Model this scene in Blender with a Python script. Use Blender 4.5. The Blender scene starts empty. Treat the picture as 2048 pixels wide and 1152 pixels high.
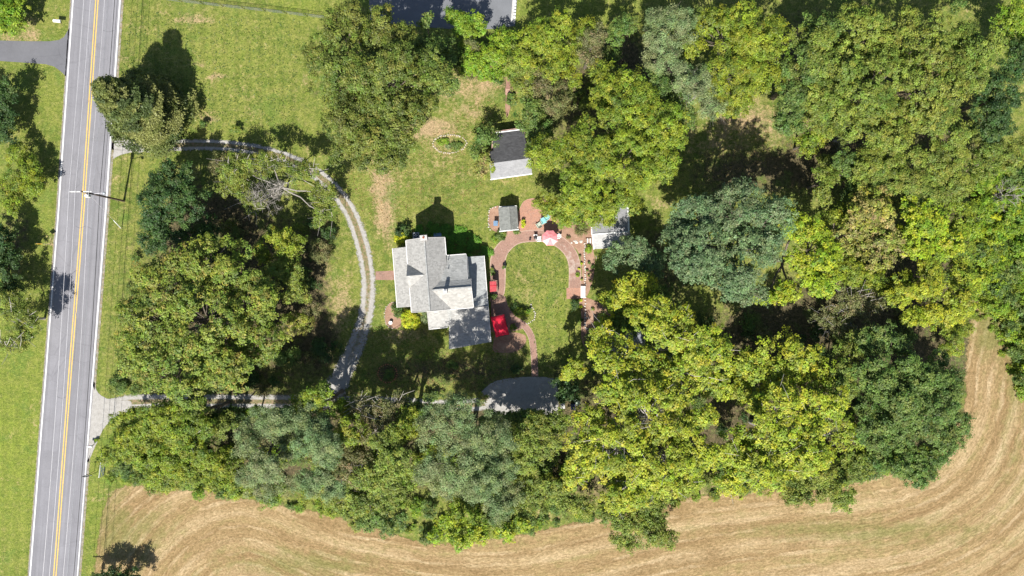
import bpy, math, random
import numpy as np
from mathutils import Vector, Matrix

random.seed(7); rng = np.random.default_rng(7)
S = bpy.context.scene
C = S.collection

# ------------------------------------------------------------ camera, sky, sun
CAMH = 110.0; FPX = 2048 * 24 / 36
cd = bpy.data.cameras.new('camera'); cam = bpy.data.objects.new('camera', cd); C.objects.link(cam)
cam.location = (0, 0, CAMH); cam.rotation_euler = (0, 0, 0)
cd.lens = 24; cd.sensor_width = 36; cd.clip_start = 0.5; cd.clip_end = 6000
S.camera = cam
SUN_EL = math.radians(50); SUN_DX, SUN_DY = -0.18, -1.0
world = bpy.data.worlds.new('World'); S.world = world; world.use_nodes = True
wn = world.node_tree; bg = wn.nodes['Background']
sky = wn.nodes.new('ShaderNodeTexSky'); sky.sky_type = 'NISHITA'; sky.sun_disc = False
sky.sun_elevation = SUN_EL; sky.sun_rotation = math.pi + math.atan2(0.18, 1.0)
wn.links.new(sky.outputs[0], bg.inputs[0]); bg.inputs[1].default_value = 0.068
sl = bpy.data.lights.new('sun', 'SUN'); sl.energy = 5.0; sl.angle = math.radians(0.5); sl.color = (1.0, 0.965, 0.9)
so = bpy.data.objects.new('sun', sl); C.objects.link(so)
d = Vector((SUN_DX, SUN_DY, 0)).normalized() * math.cos(SUN_EL) + Vector((0, 0, math.sin(SUN_EL)))
so.rotation_euler = d.to_track_quat('Z', 'Y').to_euler(); so.location = (-20, -60, 90)
S.view_settings.view_transform = 'Standard'; S.view_settings.look = 'None'
S.view_settings.exposure = 0.86; S.view_settings.gamma = 1.0; S.view_settings.use_curve_mapping = False
S.render.engine = 'CYCLES'
S.cycles.max_bounces = 6; S.cycles.diffuse_bounces = 3; S.cycles.transparent_max_bounces = 12
S.cycles.glossy_bounces = 2; S.cycles.transmission_bounces = 3

# ------------------------------------------------------------ helpers
def W(px, py, h=0.0):
    """survey point (in the 2048 x 1152 plan) at a height above the ground -> metres"""
    k = (CAMH - h) / FPX
    return Vector(((px - 1024) * k, (576 - py) * k, h))
def M2(px):  # plan pixels -> metres on the ground
    return px * CAMH / FPX
def link(o, parent=None):
    C.objects.link(o)
    if parent is not None: o.parent = parent
    return o
def mesh_of(name, v, f, m=None, smooth=False, cols=None, mats=None, midx=None):
    me = bpy.data.meshes.new(name)
    me.from_pydata([tuple(p) for p in v], [], [tuple(x) for x in f])
    if m: me.materials.append(m)
    for q in (mats or []): me.materials.append(q)
    if midx is not None: me.polygons.foreach_set('material_index', np.array(midx, dtype=np.int32))
    if smooth: me.polygons.foreach_set('use_smooth', [True] * len(me.polygons))
    if cols is not None: set_cols(me, cols)
    me.update()
    return me
def set_cols(me, cols):
    a = me.color_attributes.new('tint', 'FLOAT_COLOR', 'POINT')
    c = np.ones((len(me.vertices), 4), dtype=np.float32); cols = np.asarray(cols, dtype=np.float32)
    c[:, :cols.shape[1]] = cols
    a.data.foreach_set('color', c.ravel())
def quads_mesh(name, V, m, cols=None):
    """V: (n,3,3) array of leaf triangles"""
    n = V.shape[0]; me = bpy.data.meshes.new(name)
    me.vertices.add(n * 3); me.vertices.foreach_set('co', V.reshape(-1).astype(np.float32))
    me.loops.add(n * 3); me.loops.foreach_set('vertex_index', np.arange(n * 3, dtype=np.int32))
    me.polygons.add(n); me.polygons.foreach_set('loop_start', np.arange(0, n * 3, 3, dtype=np.int32))
    me.materials.append(m)
    if cols is not None: set_cols(me, np.repeat(cols, 3, axis=0))
    me.update(calc_edges=True)
    return me
def obj(name, me, parent=None, kind=None, label=None, cat=None, group=None, loc=None):
    o = bpy.data.objects.new(name, me); link(o, parent)
    if kind: o['kind'] = kind
    if label: o['label'] = label
    if cat: o['category'] = cat
    if group: o['group'] = group
    if loc is not None: o.location = loc
    return o
def thing(name, label, cat, loc=(0, 0, 0), rz=0, group=None):
    o = obj(name, None, None, None, label, cat, group, loc); o.rotation_euler = (0, 0, rz)
    return o
class MB:
    def __init__(s): s.v = []; s.f = []
    def add(s, v, f):
        b = len(s.v); s.v += [tuple(p) for p in v]; s.f += [tuple(i + b for i in x) for x in f]; return s
    def box(s, x0, x1, y0, y1, z0, z1):
        v = [(x, y, z) for z in (z0, z1) for y in (y0, y1) for x in (x0, x1)]
        return s.add(v, [(0, 2, 3, 1), (4, 5, 7, 6), (0, 1, 5, 4), (2, 6, 7, 3), (0, 4, 6, 2), (1, 3, 7, 5)])
    def beam(s, a, b, w, h=None):
        a = Vector(a); b = Vector(b); h = h or w; d = (b - a).normalized()
        up = Vector((0, 0, 1)) if abs(d.z) < .95 else Vector((1, 0, 0))
        r = d.cross(up).normalized() * w / 2; u = r.cross(d).normalized() * h / 2
        v = [p + sx * r + sy * u for p in (a, b) for sx, sy in ((-1, -1), (1, -1), (1, 1), (-1, 1))]
        return s.add(v, [(3, 2, 1, 0), (4, 5, 6, 7), (0, 1, 5, 4), (1, 2, 6, 5), (2, 3, 7, 6), (3, 0, 4, 7)])
    def tube(s, pts, rad, n=6, cap=True):
        pts = [Vector(p) for p in pts]
        if not hasattr(rad, '__len__'): rad = [rad] * len(pts)
        rings = []
        for i, p in enumerate(pts):
            d = (pts[min(i + 1, len(pts) - 1)] - pts[max(i - 1, 0)])
            if d.length < 1e-6: d = Vector((0, 0, 1))
            d.normalize(); up = Vector((0, 0, 1)) if abs(d.z) < .9 else Vector((1, 0, 0))
            a = d.cross(up).normalized(); b = d.cross(a)
            rings.append([p + (a * math.cos(6.2832 * k / n) + b * math.sin(6.2832 * k / n)) * rad[i] for k in range(n)])
        v = [q for r in rings for q in r]; f = []
        for i in range(len(pts) - 1):
            for k in range(n): f.append((i * n + k, i * n + (k + 1) % n, (i + 1) * n + (k + 1) % n, (i + 1) * n + k))
        if cap: f += [tuple(range(n - 1, -1, -1)), tuple(range((len(pts) - 1) * n, len(pts) * n))]
        return s.add(v, f)
    def lathe(s, prof, n=12, c=(0, 0, 0)):
        v = [(c[0] + r * math.cos(6.2832 * k / n), c[1] + r * math.sin(6.2832 * k / n), c[2] + z) for r, z in prof for k in range(n)]
        f = [(i * n + k, i * n + (k + 1) % n, (i + 1) * n + (k + 1) % n, (i + 1) * n + k) for i in range(len(prof) - 1) for k in range(n)]
        f += [tuple(range(n - 1, -1, -1)), tuple(range((len(prof) - 1) * n, len(prof) * n))]
        return s.add(v, f)
    def slab(s, poly, t, dz=0):
        n = len(poly); v = [(p[0], p[1], p[2] + dz) for p in poly] + [(p[0], p[1], p[2] - t + dz) for p in poly]
        f = [tuple(range(n)), tuple(range(2 * n - 1, n - 1, -1))] + [(i, i + n, (i + 1) % n + n, (i + 1) % n) for i in range(n)]
        return s.add(v, f)
    def rock(s, c, rx, ry, rz, rr):
        v = [(c[0] + rx * math.cos(a + rr.uniform(-.3, .3)) * k * rr.uniform(.8, 1.15), c[1] + ry * math.sin(a) * k * rr.uniform(.8, 1.15), c[2] + z * rz)
             for k, z in ((1, 0), (.95, .6), (.5, 1)) for a in [6.2832 * i / 6 for i in range(6)]]
        f = [(i * 6 + k, i * 6 + (k + 1) % 6, (i + 1) * 6 + (k + 1) % 6, (i + 1) * 6 + k) for i in range(2) for k in range(6)] + [tuple(range(12, 18))]
        return s.add(v, f)
    def build(s, name, m, parent=None, smooth=False, **k):
        return obj(name, mesh_of(name, s.v, s.f, m, smooth), parent, **k)

# ------------------------------------------------------------ material kit
class Nd:
    def __init__(s, name, rough=.8, spec=.3):
        s.m = bpy.data.materials.new(name); s.m.use_nodes = True; s.t = s.m.node_tree
        s.b = s.t.nodes['Principled BSDF']; s.out = s.t.nodes['Material Output']
        s.b.inputs['Roughness'].default_value = rough
        s.b.inputs['Specular IOR Level'].default_value = spec
        s.pos = s.n('ShaderNodeTexCoord').outputs['Object']
    def n(s, typ, inp=None, **props):
        x = s.t.nodes.new(typ)
        for k, v in props.items(): setattr(x, k, v)
        for k, v in (inp or {}).items():
            if hasattr(v, 'is_linked'): s.t.links.new(v, x.inputs[k])
            else: x.inputs[k].default_value = v
        return x
    def link(s, a, b): s.t.links.new(a, b)
    def noise(s, sc, det=3, rough=.55, vec=None, dist=0):
        return s.n('ShaderNodeTexNoise', {'Vector': vec or s.pos, 'Scale': sc, 'Detail': det, 'Roughness': rough, 'Distortion': dist}).outputs['Fac']
    def scale(s, vec, x, y, z=1, rot=0):
        return s.n('ShaderNodeMapping', {'Vector': vec, 'Scale': (x, y, z), 'Rotation': (0, 0, rot)}).outputs[0]
    def rng(s, v, a, b, c=0., d=1.): return s.n('ShaderNodeMapRange', {'Value': v, 'From Min': a, 'From Max': b, 'To Min': c, 'To Max': d}).outputs[0]
    def math(s, op, a, b=0., c=0.):
        x = s.n('ShaderNodeMath', {0: a, 1: b, 2: c}, operation=op); return x.outputs[0]
    def mix(s, f, a, b, bl='MIX'):
        x = s.n('ShaderNodeMix', data_type='RGBA', blend_type=bl)
        for i, v in ((0, f), (6, a), (7, b)):
            if hasattr(v, 'is_linked'): s.link(v, x.inputs[i])
            else: x.inputs[i].default_value = v if not isinstance(v, tuple) else (v + (1,))[:4]
        return x.outputs[2]
    def attr(s, nm='tint'):
        a = s.n('ShaderNodeAttribute', attribute_name=nm); sp = s.n('ShaderNodeSeparateColor', {0: a.outputs['Color']})
        return a.outputs['Color'], sp.outputs[0], sp.outputs[1], sp.outputs[2]
    def col(s, c):
        if hasattr(c, 'is_linked'): s.link(c, s.b.inputs['Base Color'])
        else: s.b.inputs['Base Color'].default_value = (c + (1,))[:4]
    def bump(s, h, st=.4, dist=.05):
        x = s.n('ShaderNodeBump', {'Height': h, 'Strength': st, 'Distance': dist}); s.link(x.outputs[0], s.b.inputs['Normal'])
    def alpha(s, a): s.link(a, s.b.inputs['Alpha'])

def simple(name, c, rough=.6, var=.12, sc=6, metal=0, spec=.4):
    n = Nd(name, rough, spec); n.b.inputs['Metallic'].default_value = metal
    f = n.noise(sc, 4); lo = tuple(x * (1 - var * 1.6) for x in c); hi = tuple(min(1, x * (1 + var * 1.4)) for x in c)
    n.col(n.mix(n.rng(f, .3, .7), lo, hi)); n.bump(f, .15, .01)
    return n.m

def grass_nodes(n, dry, lush, litter):
    """colours of turf; dry / lush / litter are 0..1 sockets"""
    big = n.noise(.09, 4, .6); mid = n.noise(.55, 5, .65); fine = n.noise(2.2, 5, .75); vf = n.noise(5.5, 3, .75)
    c = n.mix(n.rng(big, .35, .65), (.08, .118, .02), (.132, .165, .03))
    c = n.mix(n.rng(mid, .4, .62), c, (.175, .188, .045))
    c = n.mix(n.math('MULTIPLY', n.rng(n.noise(1.3, 6, .75), .5, .68), .62), c, (.26, .225, .1))
    c = n.mix(n.math('MULTIPLY', n.rng(n.noise(.8, 4, .7, n.scale(n.pos, 1, 1, 1, 1.2)), .56, .66), .45), c, (.05, .088, .022))
    lu = n.math('MULTIPLY', lush, n.rng(mid, .25, .7, .6, 1.0))
    c = n.mix(n.math('MULTIPLY', lu, n.rng(n.noise(.7, 5, .75), .38, .6, .35, .95)), c, (.165, .21, .03))
    d1 = n.math('ADD', n.math('ADD', dry, n.math('MULTIPLY', n.rng(n.noise(.2, 5, .75), .5, .68), .42)), n.math('MULTIPLY', n.math('SUBTRACT', fine, .5), .9))
    d1 = n.math('ADD', d1, n.math('MULTIPLY', n.math('SUBTRACT', mid, .5), .9))
    c = n.mix(n.rng(d1, .28, .72, 0, .88), c, (.325, .235, .14))
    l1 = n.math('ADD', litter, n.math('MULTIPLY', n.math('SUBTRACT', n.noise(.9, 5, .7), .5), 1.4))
    litter_shade = n.mix(n.rng(fine, .35, .65), (.055, .05, .026), (.125, .1, .055))
    c = n.mix(n.rng(l1, .35, .7), c, litter_shade)
    mw = n.n('ShaderNodeTexWave', {'Vector': n.scale(n.pos, 1, .05, 1, .07), 'Scale': .17, 'Distortion': 2.0, 'Detail': 2, 'Detail Scale': .6}, bands_direction='X').outputs['Fac']
    mv = n.math('MULTIPLY', n.rng(n.noise(.05, 2), .42, .56), n.rng(mw, .2, .8, -.06, .07)); mk = n.math('ADD', mv, 1.0)
    c = n.mix(1.0, c, n.n('ShaderNodeCombineColor', {0: mk, 1: mk, 2: mk}).outputs[0], 'MULTIPLY')
    clo = n.math('MULTIPLY', n.rng(n.noise(.22, 5, .75), .54, .62), .55); c = n.mix(clo, c, (.1, .16, .03))
    c = n.mix(.85, c, n.n('ShaderNodeCombineColor', {0: n.rng(vf, .38, .62, .62, 1.4), 1: n.rng(vf, .38, .62, .66, 1.34), 2: n.rng(vf, .38, .62, .6, 1.35)}).outputs[0], 'MULTIPLY')
    c = n.mix(.7, c, n.n('ShaderNodeCombineColor', {0: n.rng(fine, .4, .6, .74, 1.28), 1: n.rng(fine, .4, .6, .78, 1.22), 2: n.rng(fine, .4, .6, .7, 1.25)}).outputs[0], 'MULTIPLY')
    return c, n.math('ADD', fine, vf)

def m_ground():
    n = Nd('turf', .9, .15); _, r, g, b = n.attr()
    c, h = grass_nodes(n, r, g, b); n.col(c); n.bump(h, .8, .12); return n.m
def m_lawn_plain():
    n = Nd('lawn_turf', .9, .15); v = n.n('ShaderNodeValue').outputs[0]; v.default_value = 0
    c, h = grass_nodes(n, n.rng(n.noise(.16, 3), .52, .7, 0, .42), v, v); n.col(c); n.bump(h, .8, .12); return n.m
def m_hay():
    n = Nd('mown_hay', .95, .1); _, u, v, e = n.attr()
    uv = n.n('ShaderNodeUVMap').outputs[0]; dn = n.n('ShaderNodeTexNoise', {'Vector': n.pos, 'Scale': .35, 'Detail': 5, 'Roughness': .7}).outputs['Color']; dv = n.n('ShaderNodeVectorMath', {0: dn, 1: (.5, .5, .5)}, operation='SUBTRACT').outputs[0]; dv = n.n('ShaderNodeVectorMath', {0: dv, 1: (1.6, 1.3, 0)}, operation='MULTIPLY').outputs[0]; uv = n.n('ShaderNodeVectorMath', {0: uv, 1: dv}, operation='ADD').outputs[0]
    s1 = n.noise(1, 5, .6, n.scale(uv, .035, .42, 1)); s2 = n.noise(1, 5, .7, n.scale(uv, .22, 1.5, 1)); s3 = n.noise(1, 4, .75, n.scale(uv, 1.3, 3.6, 1))
    big = n.noise(.06, 4, .6); fine = n.noise(2.6, 5, .75); med = n.noise(.5, 4, .7)
    c = n.mix(n.rng(s1, .34, .66), (.2, .132, .06), (.31, .222, .108))
    c = n.mix(n.rng(s2, .46, .7, 0, .4), c, (.41, .31, .155))
    c = n.mix(n.rng(s2, .44, .3, 0, .4), c, (.19, .13, .06))
    wv = n.n('ShaderNodeTexWave', {'Vector': n.scale(uv, .006, .062, 1), 'Scale': 1.0, 'Distortion': 2.6, 'Detail': 5, 'Detail Roughness': .7, 'Detail Scale': 1.2}, bands_direction='Y').outputs['Fac']
    c = n.mix(n.math('MULTIPLY', n.rng(wv, .45, .95), n.rng(n.noise(.1, 4, .7), .38, .6, .1, .6)), c, (.42, .32, .18))
    gr = n.math('ADD', n.math('MULTIPLY', s1, .7), n.math('ADD', n.math('MULTIPLY', med, .5), n.math('MULTIPLY', v, .35)))
    w2 = n.n('ShaderNodeTexWave', {'Vector': n.scale(uv, .01, .15, 1), 'Scale': 1.0, 'Distortion': 3.5, 'Detail': 4, 'Detail Roughness': .7}, bands_direction='Y').outputs['Fac']
    c = n.mix(n.math('MULTIPLY', n.rng(w2, .72, .97), n.rng(n.noise(.14, 4, .7), .42, .62, 0, .6)), c, (.46, .355, .21))
    w3 = n.noise(1, 4, .7, n.scale(uv, .05, 2.6, 1)); c = n.mix(n.rng(w3, .52, .4, 0, .32), c, (.2, .13, .06))
    c = n.mix(n.rng(gr, .62, .84, 0, .75), c, (.15, .15, .045))
    c = n.mix(.9, c, n.n('ShaderNodeCombineColor', {0: n.rng(s3, .38, .62, .74, 1.26), 1: n.rng(s3, .38, .62, .74, 1.25), 2: n.rng(s3, .38, .62, .7, 1.3)}).outputs[0], 'MULTIPLY')
    c = n.mix(.8, c, n.n('ShaderNodeCombineColor', {0: n.rng(fine, .36, .64, .72, 1.26), 1: n.rng(fine, .36, .64, .74, 1.24), 2: n.rng(fine, .36, .64, .7, 1.3)}).outputs[0], 'MULTIPLY')
    n.col(c); n.bump(n.math('ADD', s3, fine), .9, .12)
    n.alpha(n.rng(n.math('ADD', e, n.math('MULTIPLY', n.math('SUBTRACT', n.noise(1.1, 5, .75), .5), .9)), .3, .42)); return n.m
def m_asphalt(nm, c0, tracks=False):
    n = Nd(nm, .9, .2); f = n.noise(14, 3, .8); b = n.noise(.35, 4, .6); m = n.noise(2.2, 4, .7)
    c = n.mix(n.rng(b, .3, .7), tuple(x * .9 for x in c0), tuple(x * 1.12 for x in c0))
    c = n.mix(n.rng(m, .35, .75, 0, .35), c, tuple(x * 1.25 for x in c0))
    if tracks:
        uv = n.n('ShaderNodeUVMap').outputs[0]; t = n.noise(1, 3, .6, n.scale(uv, .02, 1.3, 1)); t2 = n.noise(1, 3, .6, n.scale(uv, .25, 5, 1))
        c = n.mix(n.rng(t, .4, .62, 0, .6), c, tuple(x * .74 for x in c0)); c = n.mix(n.rng(t2, .5, .75, 0, .25), c, tuple(x * 1.3 for x in c0))
    v = n.n('ShaderNodeTexVoronoi', {'Vector': n.scale(n.pos, .22, .3, 1), 'Scale': 1.0}, feature='DISTANCE_TO_EDGE').outputs['Distance']
    v2 = n.math('ADD', v, n.math('MULTIPLY', n.noise(1.5, 4), .03))
    crk = n.math('MULTIPLY', n.rng(v2, .034, .018), n.rng(n.noise(.12, 2), .44, .56))
    c = n.mix(n.math('MULTIPLY', crk, .22), c, tuple(x * .45 for x in c0))
    c = n.mix(.8, c, n.n('ShaderNodeCombineColor', {i: n.rng(f, .25, .75, .78, 1.22) for i in range(3)}).outputs[0], 'MULTIPLY')
    n.col(c); n.bump(f, .4, .02); return n.m
def m_gravel():
    n = Nd('gravel', .95, .2); _, e, st, _b = n.attr()
    f = n.noise(11, 3, .8); m = n.noise(1.6, 5, .7); v = n.n('ShaderNodeTexVoronoi', {'Vector': n.pos, 'Scale': 9.0}).outputs['Distance']
    c = n.mix(n.rng(m, .35, .7), (.24, .225, .205), (.4, .385, .36)); c = n.mix(n.rng(f, .3, .75, 0, .6), c, (.2, .19, .175)); c = n.mix(n.rng(v, .2, .6, 0, .3), c, (.48, .46, .43))
    g = n.math('ADD', st, n.math('MULTIPLY', n.math('SUBTRACT', n.noise(1.7, 5, .75), .5), 1.3))
    gc = n.mix(n.rng(n.noise(2.5, 4, .7), .4, .6), (.1, .115, .035), (.24, .17, .1))
    c = n.mix(n.rng(g, .35, .75, 0, .95), c, gc)
    n.col(c); n.bump(f, .8, .05)
    n.alpha(n.rng(n.math('ADD', e, n.math('MULTIPLY', n.math('SUBTRACT', n.noise(1.5, 6, .8), .5), 1.3)), .86, .66)); return n.m
def m_brick(nm='brick_paving', c1=(.22, .115, .085), c2=(.33, .2, .155), worn=0.):
    n = Nd(nm, .9, .2); _, e, st, _b = n.attr()
    br = n.n('ShaderNodeTexBrick', {'Vector': n.scale(n.pos, 1, 1, 1, .08), 'Color1': c1 + (1,), 'Color2': c2 + (1,), 'Mortar': (.2, .15, .12, 1), 'Scale': 4.6, 'Mortar Size': .03, 'Bias': -.1}).outputs['Color']
    m = n.noise(1.4, 5, .7); c = n.mix(n.rng(m, .35, .7, 0, .55), br, (.33, .2, .155))
    c = n.mix(n.rng(n.math('ADD', st, n.math('MULTIPLY', n.math('SUBTRACT', n.noise(1.1, 5, .75), .5), 1.2)), .4, .8, 0, .9), c, (.47, .41, .36))
    c = n.mix(n.rng(e, .84, .88, 0, .7), c, (.4, .29, .23)); f = n.noise(4, 4, .8); c = n.mix(n.rng(n.noise(.7, 5, .8), .52, .68, 0, .6), c, (.13, .09, .07)); c = n.mix(n.rng(n.noise(2.2, 4, .8), .58, .7, 0, .5), c, (.42, .33, .27))
    c = n.mix(.8, c, n.n('ShaderNodeCombineColor', {i: n.rng(f, .25, .75, .72, 1.28) for i in range(3)}).outputs[0], 'MULTIPLY')
    n.col(c); n.bump(f, .5, .03); return n.m
def m_mulch():
    n = Nd('mulch', .95, .1); _, e, _g, _b = n.attr(); f = n.noise(7, 5, .8); m = n.noise(.9, 5, .7)
    c = n.mix(n.rng(m, .35, .7), (.25, .145, .1), (.38, .25, .175)); c = n.mix(n.rng(f, .45, .7, 0, .5), c, (.16, .09, .06)); c = n.mix(n.rng(n.noise(3, 4, .8), .6, .72, 0, .7), c, (.42, .31, .22))
    n.col(c); n.bump(f, .9, .08)
    n.alpha(n.rng(n.math('ADD', e, n.math('MULTIPLY', n.math('SUBTRACT', n.noise(2.0, 5, .75), .5), .5)), .95, .8)); return n.m
def m_shingle(nm, c0, var=.16):
    n = Nd(nm, .9, .15); f = n.noise(7, 4, .8); m = n.noise(.8, 4, .6)
    sp = n.n('ShaderNodeTexVoronoi', {'Vector': n.scale(n.pos, 2.6, 4.5, 4.0), 'Scale': 1.0}).outputs['Color']
    sx = n.n('ShaderNodeSeparateColor', {0: sp}).outputs[0]
    lo = tuple(x * (1 - var) for x in c0); hi = tuple(x * (1 + var) for x in c0)
    c = n.mix(sx, lo, hi); c = n.mix(n.rng(m, .3, .7, 0, .35), c, tuple(x * .84 for x in c0)); c = n.mix(n.rng(f, .3, .75, 0, .5), c, tuple(x * .8 for x in c0))
    wv = n.n('ShaderNodeTexNoise', {'Vector': n.scale(n.pos, 1.5, .35, .35), 'Scale': 1.0, 'Detail': 4}).outputs['Fac']
    c = n.mix(n.rng(wv, .52, .72, 0, .3), c, tuple(x * .62 for x in c0))
    n.col(c); n.bump(n.math('ADD', f, sx), .5, .03); return n.m
def m_leaf():
    n = Nd('leaf', .55, .35); c, *_ = n.attr()
    ms = n.t.nodes.new('ShaderNodeMixShader'); tr = n.t.nodes.new('ShaderNodeBsdfTranslucent')
    tc = n.mix(1.0, c, (1.0, 1.2, .42), 'MULTIPLY'); n.link(tc, tr.inputs[0]); n.col(c)
    ms.inputs[0].default_value = .3
    n.link(n.b.outputs[0], ms.inputs[1]); n.link(tr.outputs[0], ms.inputs[2]); n.link(ms.outputs[0], n.out.inputs[0]); return n.m
def m_siding():
    n = Nd('lap_siding', .6, .3); z = n.n('ShaderNodeSeparateXYZ', {0: n.pos}).outputs[2]
    w = n.math('FRACT', n.math('MULTIPLY', z, 7.0)); f = n.noise(4, 4)
    n.col(n.mix(n.rng(f, .3, .7), (.66, .65, .6), (.76, .75, .7))); n.bump(w, .6, .02); return n.m

LEAF = m_leaf(); BARK = simple('bark', (.13, .105, .08), .9, .3, 8); PALEBARK = simple('pale_bark', (.33, .3, .27), .85, .25, 8)
WHITE = simple('white_paint', (.78, .78, .76), .5, .05); OFFW = simple('trim_paint', (.68, .66, .64), .6, .08)
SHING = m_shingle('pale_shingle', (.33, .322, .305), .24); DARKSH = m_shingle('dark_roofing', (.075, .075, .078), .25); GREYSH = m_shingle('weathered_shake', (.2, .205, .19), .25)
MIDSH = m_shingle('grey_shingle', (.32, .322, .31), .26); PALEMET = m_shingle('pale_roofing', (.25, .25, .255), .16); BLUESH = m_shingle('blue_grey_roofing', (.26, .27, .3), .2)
SIDING = m_siding(); GLASS = simple('window_glass', (.03, .04, .05), .08, .1, 2, 0, .6)
REDFAB = simple('red_canvas', (.78, .018, .05), .8, .1, 3); REDF2 = simple('faded_red_canvas', (.42, .06, .07), .8, .15, 4)
BLACKM = simple('black_metal', (.02, .02, .022), .5, .2); GREYM = simple('grey_metal', (.32, .34, .36), .5, .1, 6, .3); GALV = simple('galvanised_wire', (.62, .6, .62), .5, .05, 3, .1)
WOOD = simple('weathered_wood', (.28, .2, .14), .85, .25, 7); POLE = simple('creosoted_pole', (.1, .07, .055), .85, .25, 7); CHIMB = simple('chimney_brick', (.42, .3, .26), .9, .2, 8)
STONE = simple('pale_stone', (.5, .46, .41), .9, .22, 3); CONC = simple('concrete', (.42, .41, .39), .9, .15, 5); TERRA = simple('terracotta', (.42, .16, .09), .8, .15, 5)
TEAL = simple('teal_paint', (.22, .5, .5), .5, .15, 5); YELS = simple('yellow_sign_paint', (.85, .5, .03), .4, .05); BLUEP = simple('blue_grey_plastic', (.12, .2, .3), .4, .1)
GREENP = simple('pale_green_paint', (.38, .45, .36), .6, .1); NAVY = simple('navy_plastic', (.02, .03, .09), .4, .1); PINK = None
YELLINE = simple('yellow_road_paint', (.58, .38, .09), .8, .12, 5); WHLINE = simple('white_road_paint', (.62, .61, .6), .8, .12, 5)

# ------------------------------------------------------------ ground sheets
def blob(X, Y, x, y, rx, ry=None):
    ry = ry or rx; return np.exp(-(((X - x) / rx) ** 2 + ((Y - y) / ry) ** 2))
def grid_axis(lo, hi, step, far): 
    a = list(np.arange(lo, hi + .01, step)); return [-f for f in far[::-1]] + a + list(far)
gx = grid_axis(-112, 112, 1.0, [125, 160, 260, 600, 1500, 3000]); gy = grid_axis(-80, 80, 1.0, [95, 130, 260, 600, 1500, 3000])
GX, GY = np.meshgrid(gx, gy); PX = 1024 + GX * FPX / CAMH; PY = 576 - GY * FPX / CAMH
dry = np.zeros_like(PX); lush = np.zeros_like(PX); litter_shade = np.zeros_like(PX)
for x, y, rx, ry, s in [(768, 400, 26, 60, .6), (775, 455, 18, 45, .5), (850, 255, 50, 18, .85), (930, 190, 60, 70, .45), (985, 150, 40, 40, .5), (880, 290, 60, 40, .3),
    (685, 610, 26, 60, .62), (640, 560, 30, 40, .4), (385, 38, 40, 10, .75), (248, 118, 10, 10, .8), (415, 235, 26, 9, .85), (1530, 250, 100, 45, .55), (1450, 225, 60, 30, .3), (1420, 290, 60, 30, .3),
    (690, 290, 20, 35, .5), (385, 128, 25, 12, .4), (440, 152, 30, 8, .6), (30, 75, 60, 14, .5), (60, 40, 20, 30, .4), (1000, 330, 40, 30, .3), (101, 489, 7, 7, .8), (150, 60, 20, 60, .1), (1030, 345, 30, 14, .5),
    (750, 330, 40, 30, .4), (1310, 420, 40, 40, .2), (840, 350, 80, 50, .22), (1230, 990, 300, 60, .3), (1700, 480, 150, 100, .1), (1010, 690, 40, 30, .5), (810, 670, 60, 16, .55), (1035, 545, 14, 10, .45), (1085, 505, 12, 8, .4), (1050, 562, 20, 12, .4), (1105, 520, 10, 8, .35), (1060, 590, 20, 14, .3), (230, 985, 40, 25, .3)]:
    dry += s * blob(PX, PY, x, y, rx, ry)
for x, y, rx, ry, s in [(20, 880, 110, 260, 1.0), (120, 1000, 60, 300, .4), (1150, 10, 130, 50, .9), (600, 10, 80, 30, .6), (200, 1060, 40, 90, .6), (60, 440, 60, 70, .7), (90, 200, 60, 120, .45), (230, 900, 60, 90, .5),
    (1120, 640, 60, 120, .4), (1290, 400, 60, 60, .3), (950, 500, 60, 60, .45), (600, 300, 160, 80, .25), (520, 90, 200, 120, .22)]:
    lush += s * blob(PX, PY, x, y, rx, ry)
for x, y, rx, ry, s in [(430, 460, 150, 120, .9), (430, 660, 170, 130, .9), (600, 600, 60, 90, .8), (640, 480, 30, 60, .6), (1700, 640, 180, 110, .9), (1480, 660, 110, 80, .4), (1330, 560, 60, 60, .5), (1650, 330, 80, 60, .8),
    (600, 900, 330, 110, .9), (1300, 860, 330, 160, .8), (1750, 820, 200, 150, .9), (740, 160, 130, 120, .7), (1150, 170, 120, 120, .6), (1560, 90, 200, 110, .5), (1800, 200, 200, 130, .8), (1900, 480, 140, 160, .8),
    (1010, 900, 200, 70, .9), (30, 480, 50, 110, .6), (1180, 330, 110, 90, .5), (775, 747, 16, 16, .5), (1480, 345, 130, 60, .75), (880, 735, 170, 36, .5), (640, 690, 40, 50, .6), (1310, 480, 40, 60, .5), (1290, 160, 60, 60, .6), (1240, 90, 50, 60, .4), (1016, 175, 10, 40, .6), (1900, 700, 60, 60, .4)]:  # blobs above the blue green tree and south of the house paint shade
    litter_shade += s * blob(PX, PY, x, y, rx, ry)
nx, ny = len(gx), len(gy); gv = np.stack([GX.ravel(), GY.ravel(), np.zeros(nx * ny)], 1)
gf = [(j * nx + i, j * nx + i + 1, (j + 1) * nx + i + 1, (j + 1) * nx + i) for j in range(ny - 1) for i in range(nx - 1)]
obj('ground', mesh_of('ground', gv, gf, m_ground(), cols=np.stack([dry.ravel(), lush.ravel(), np.clip(litter_shade.ravel(), 0, 1)], 1)), kind='structure')

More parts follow.
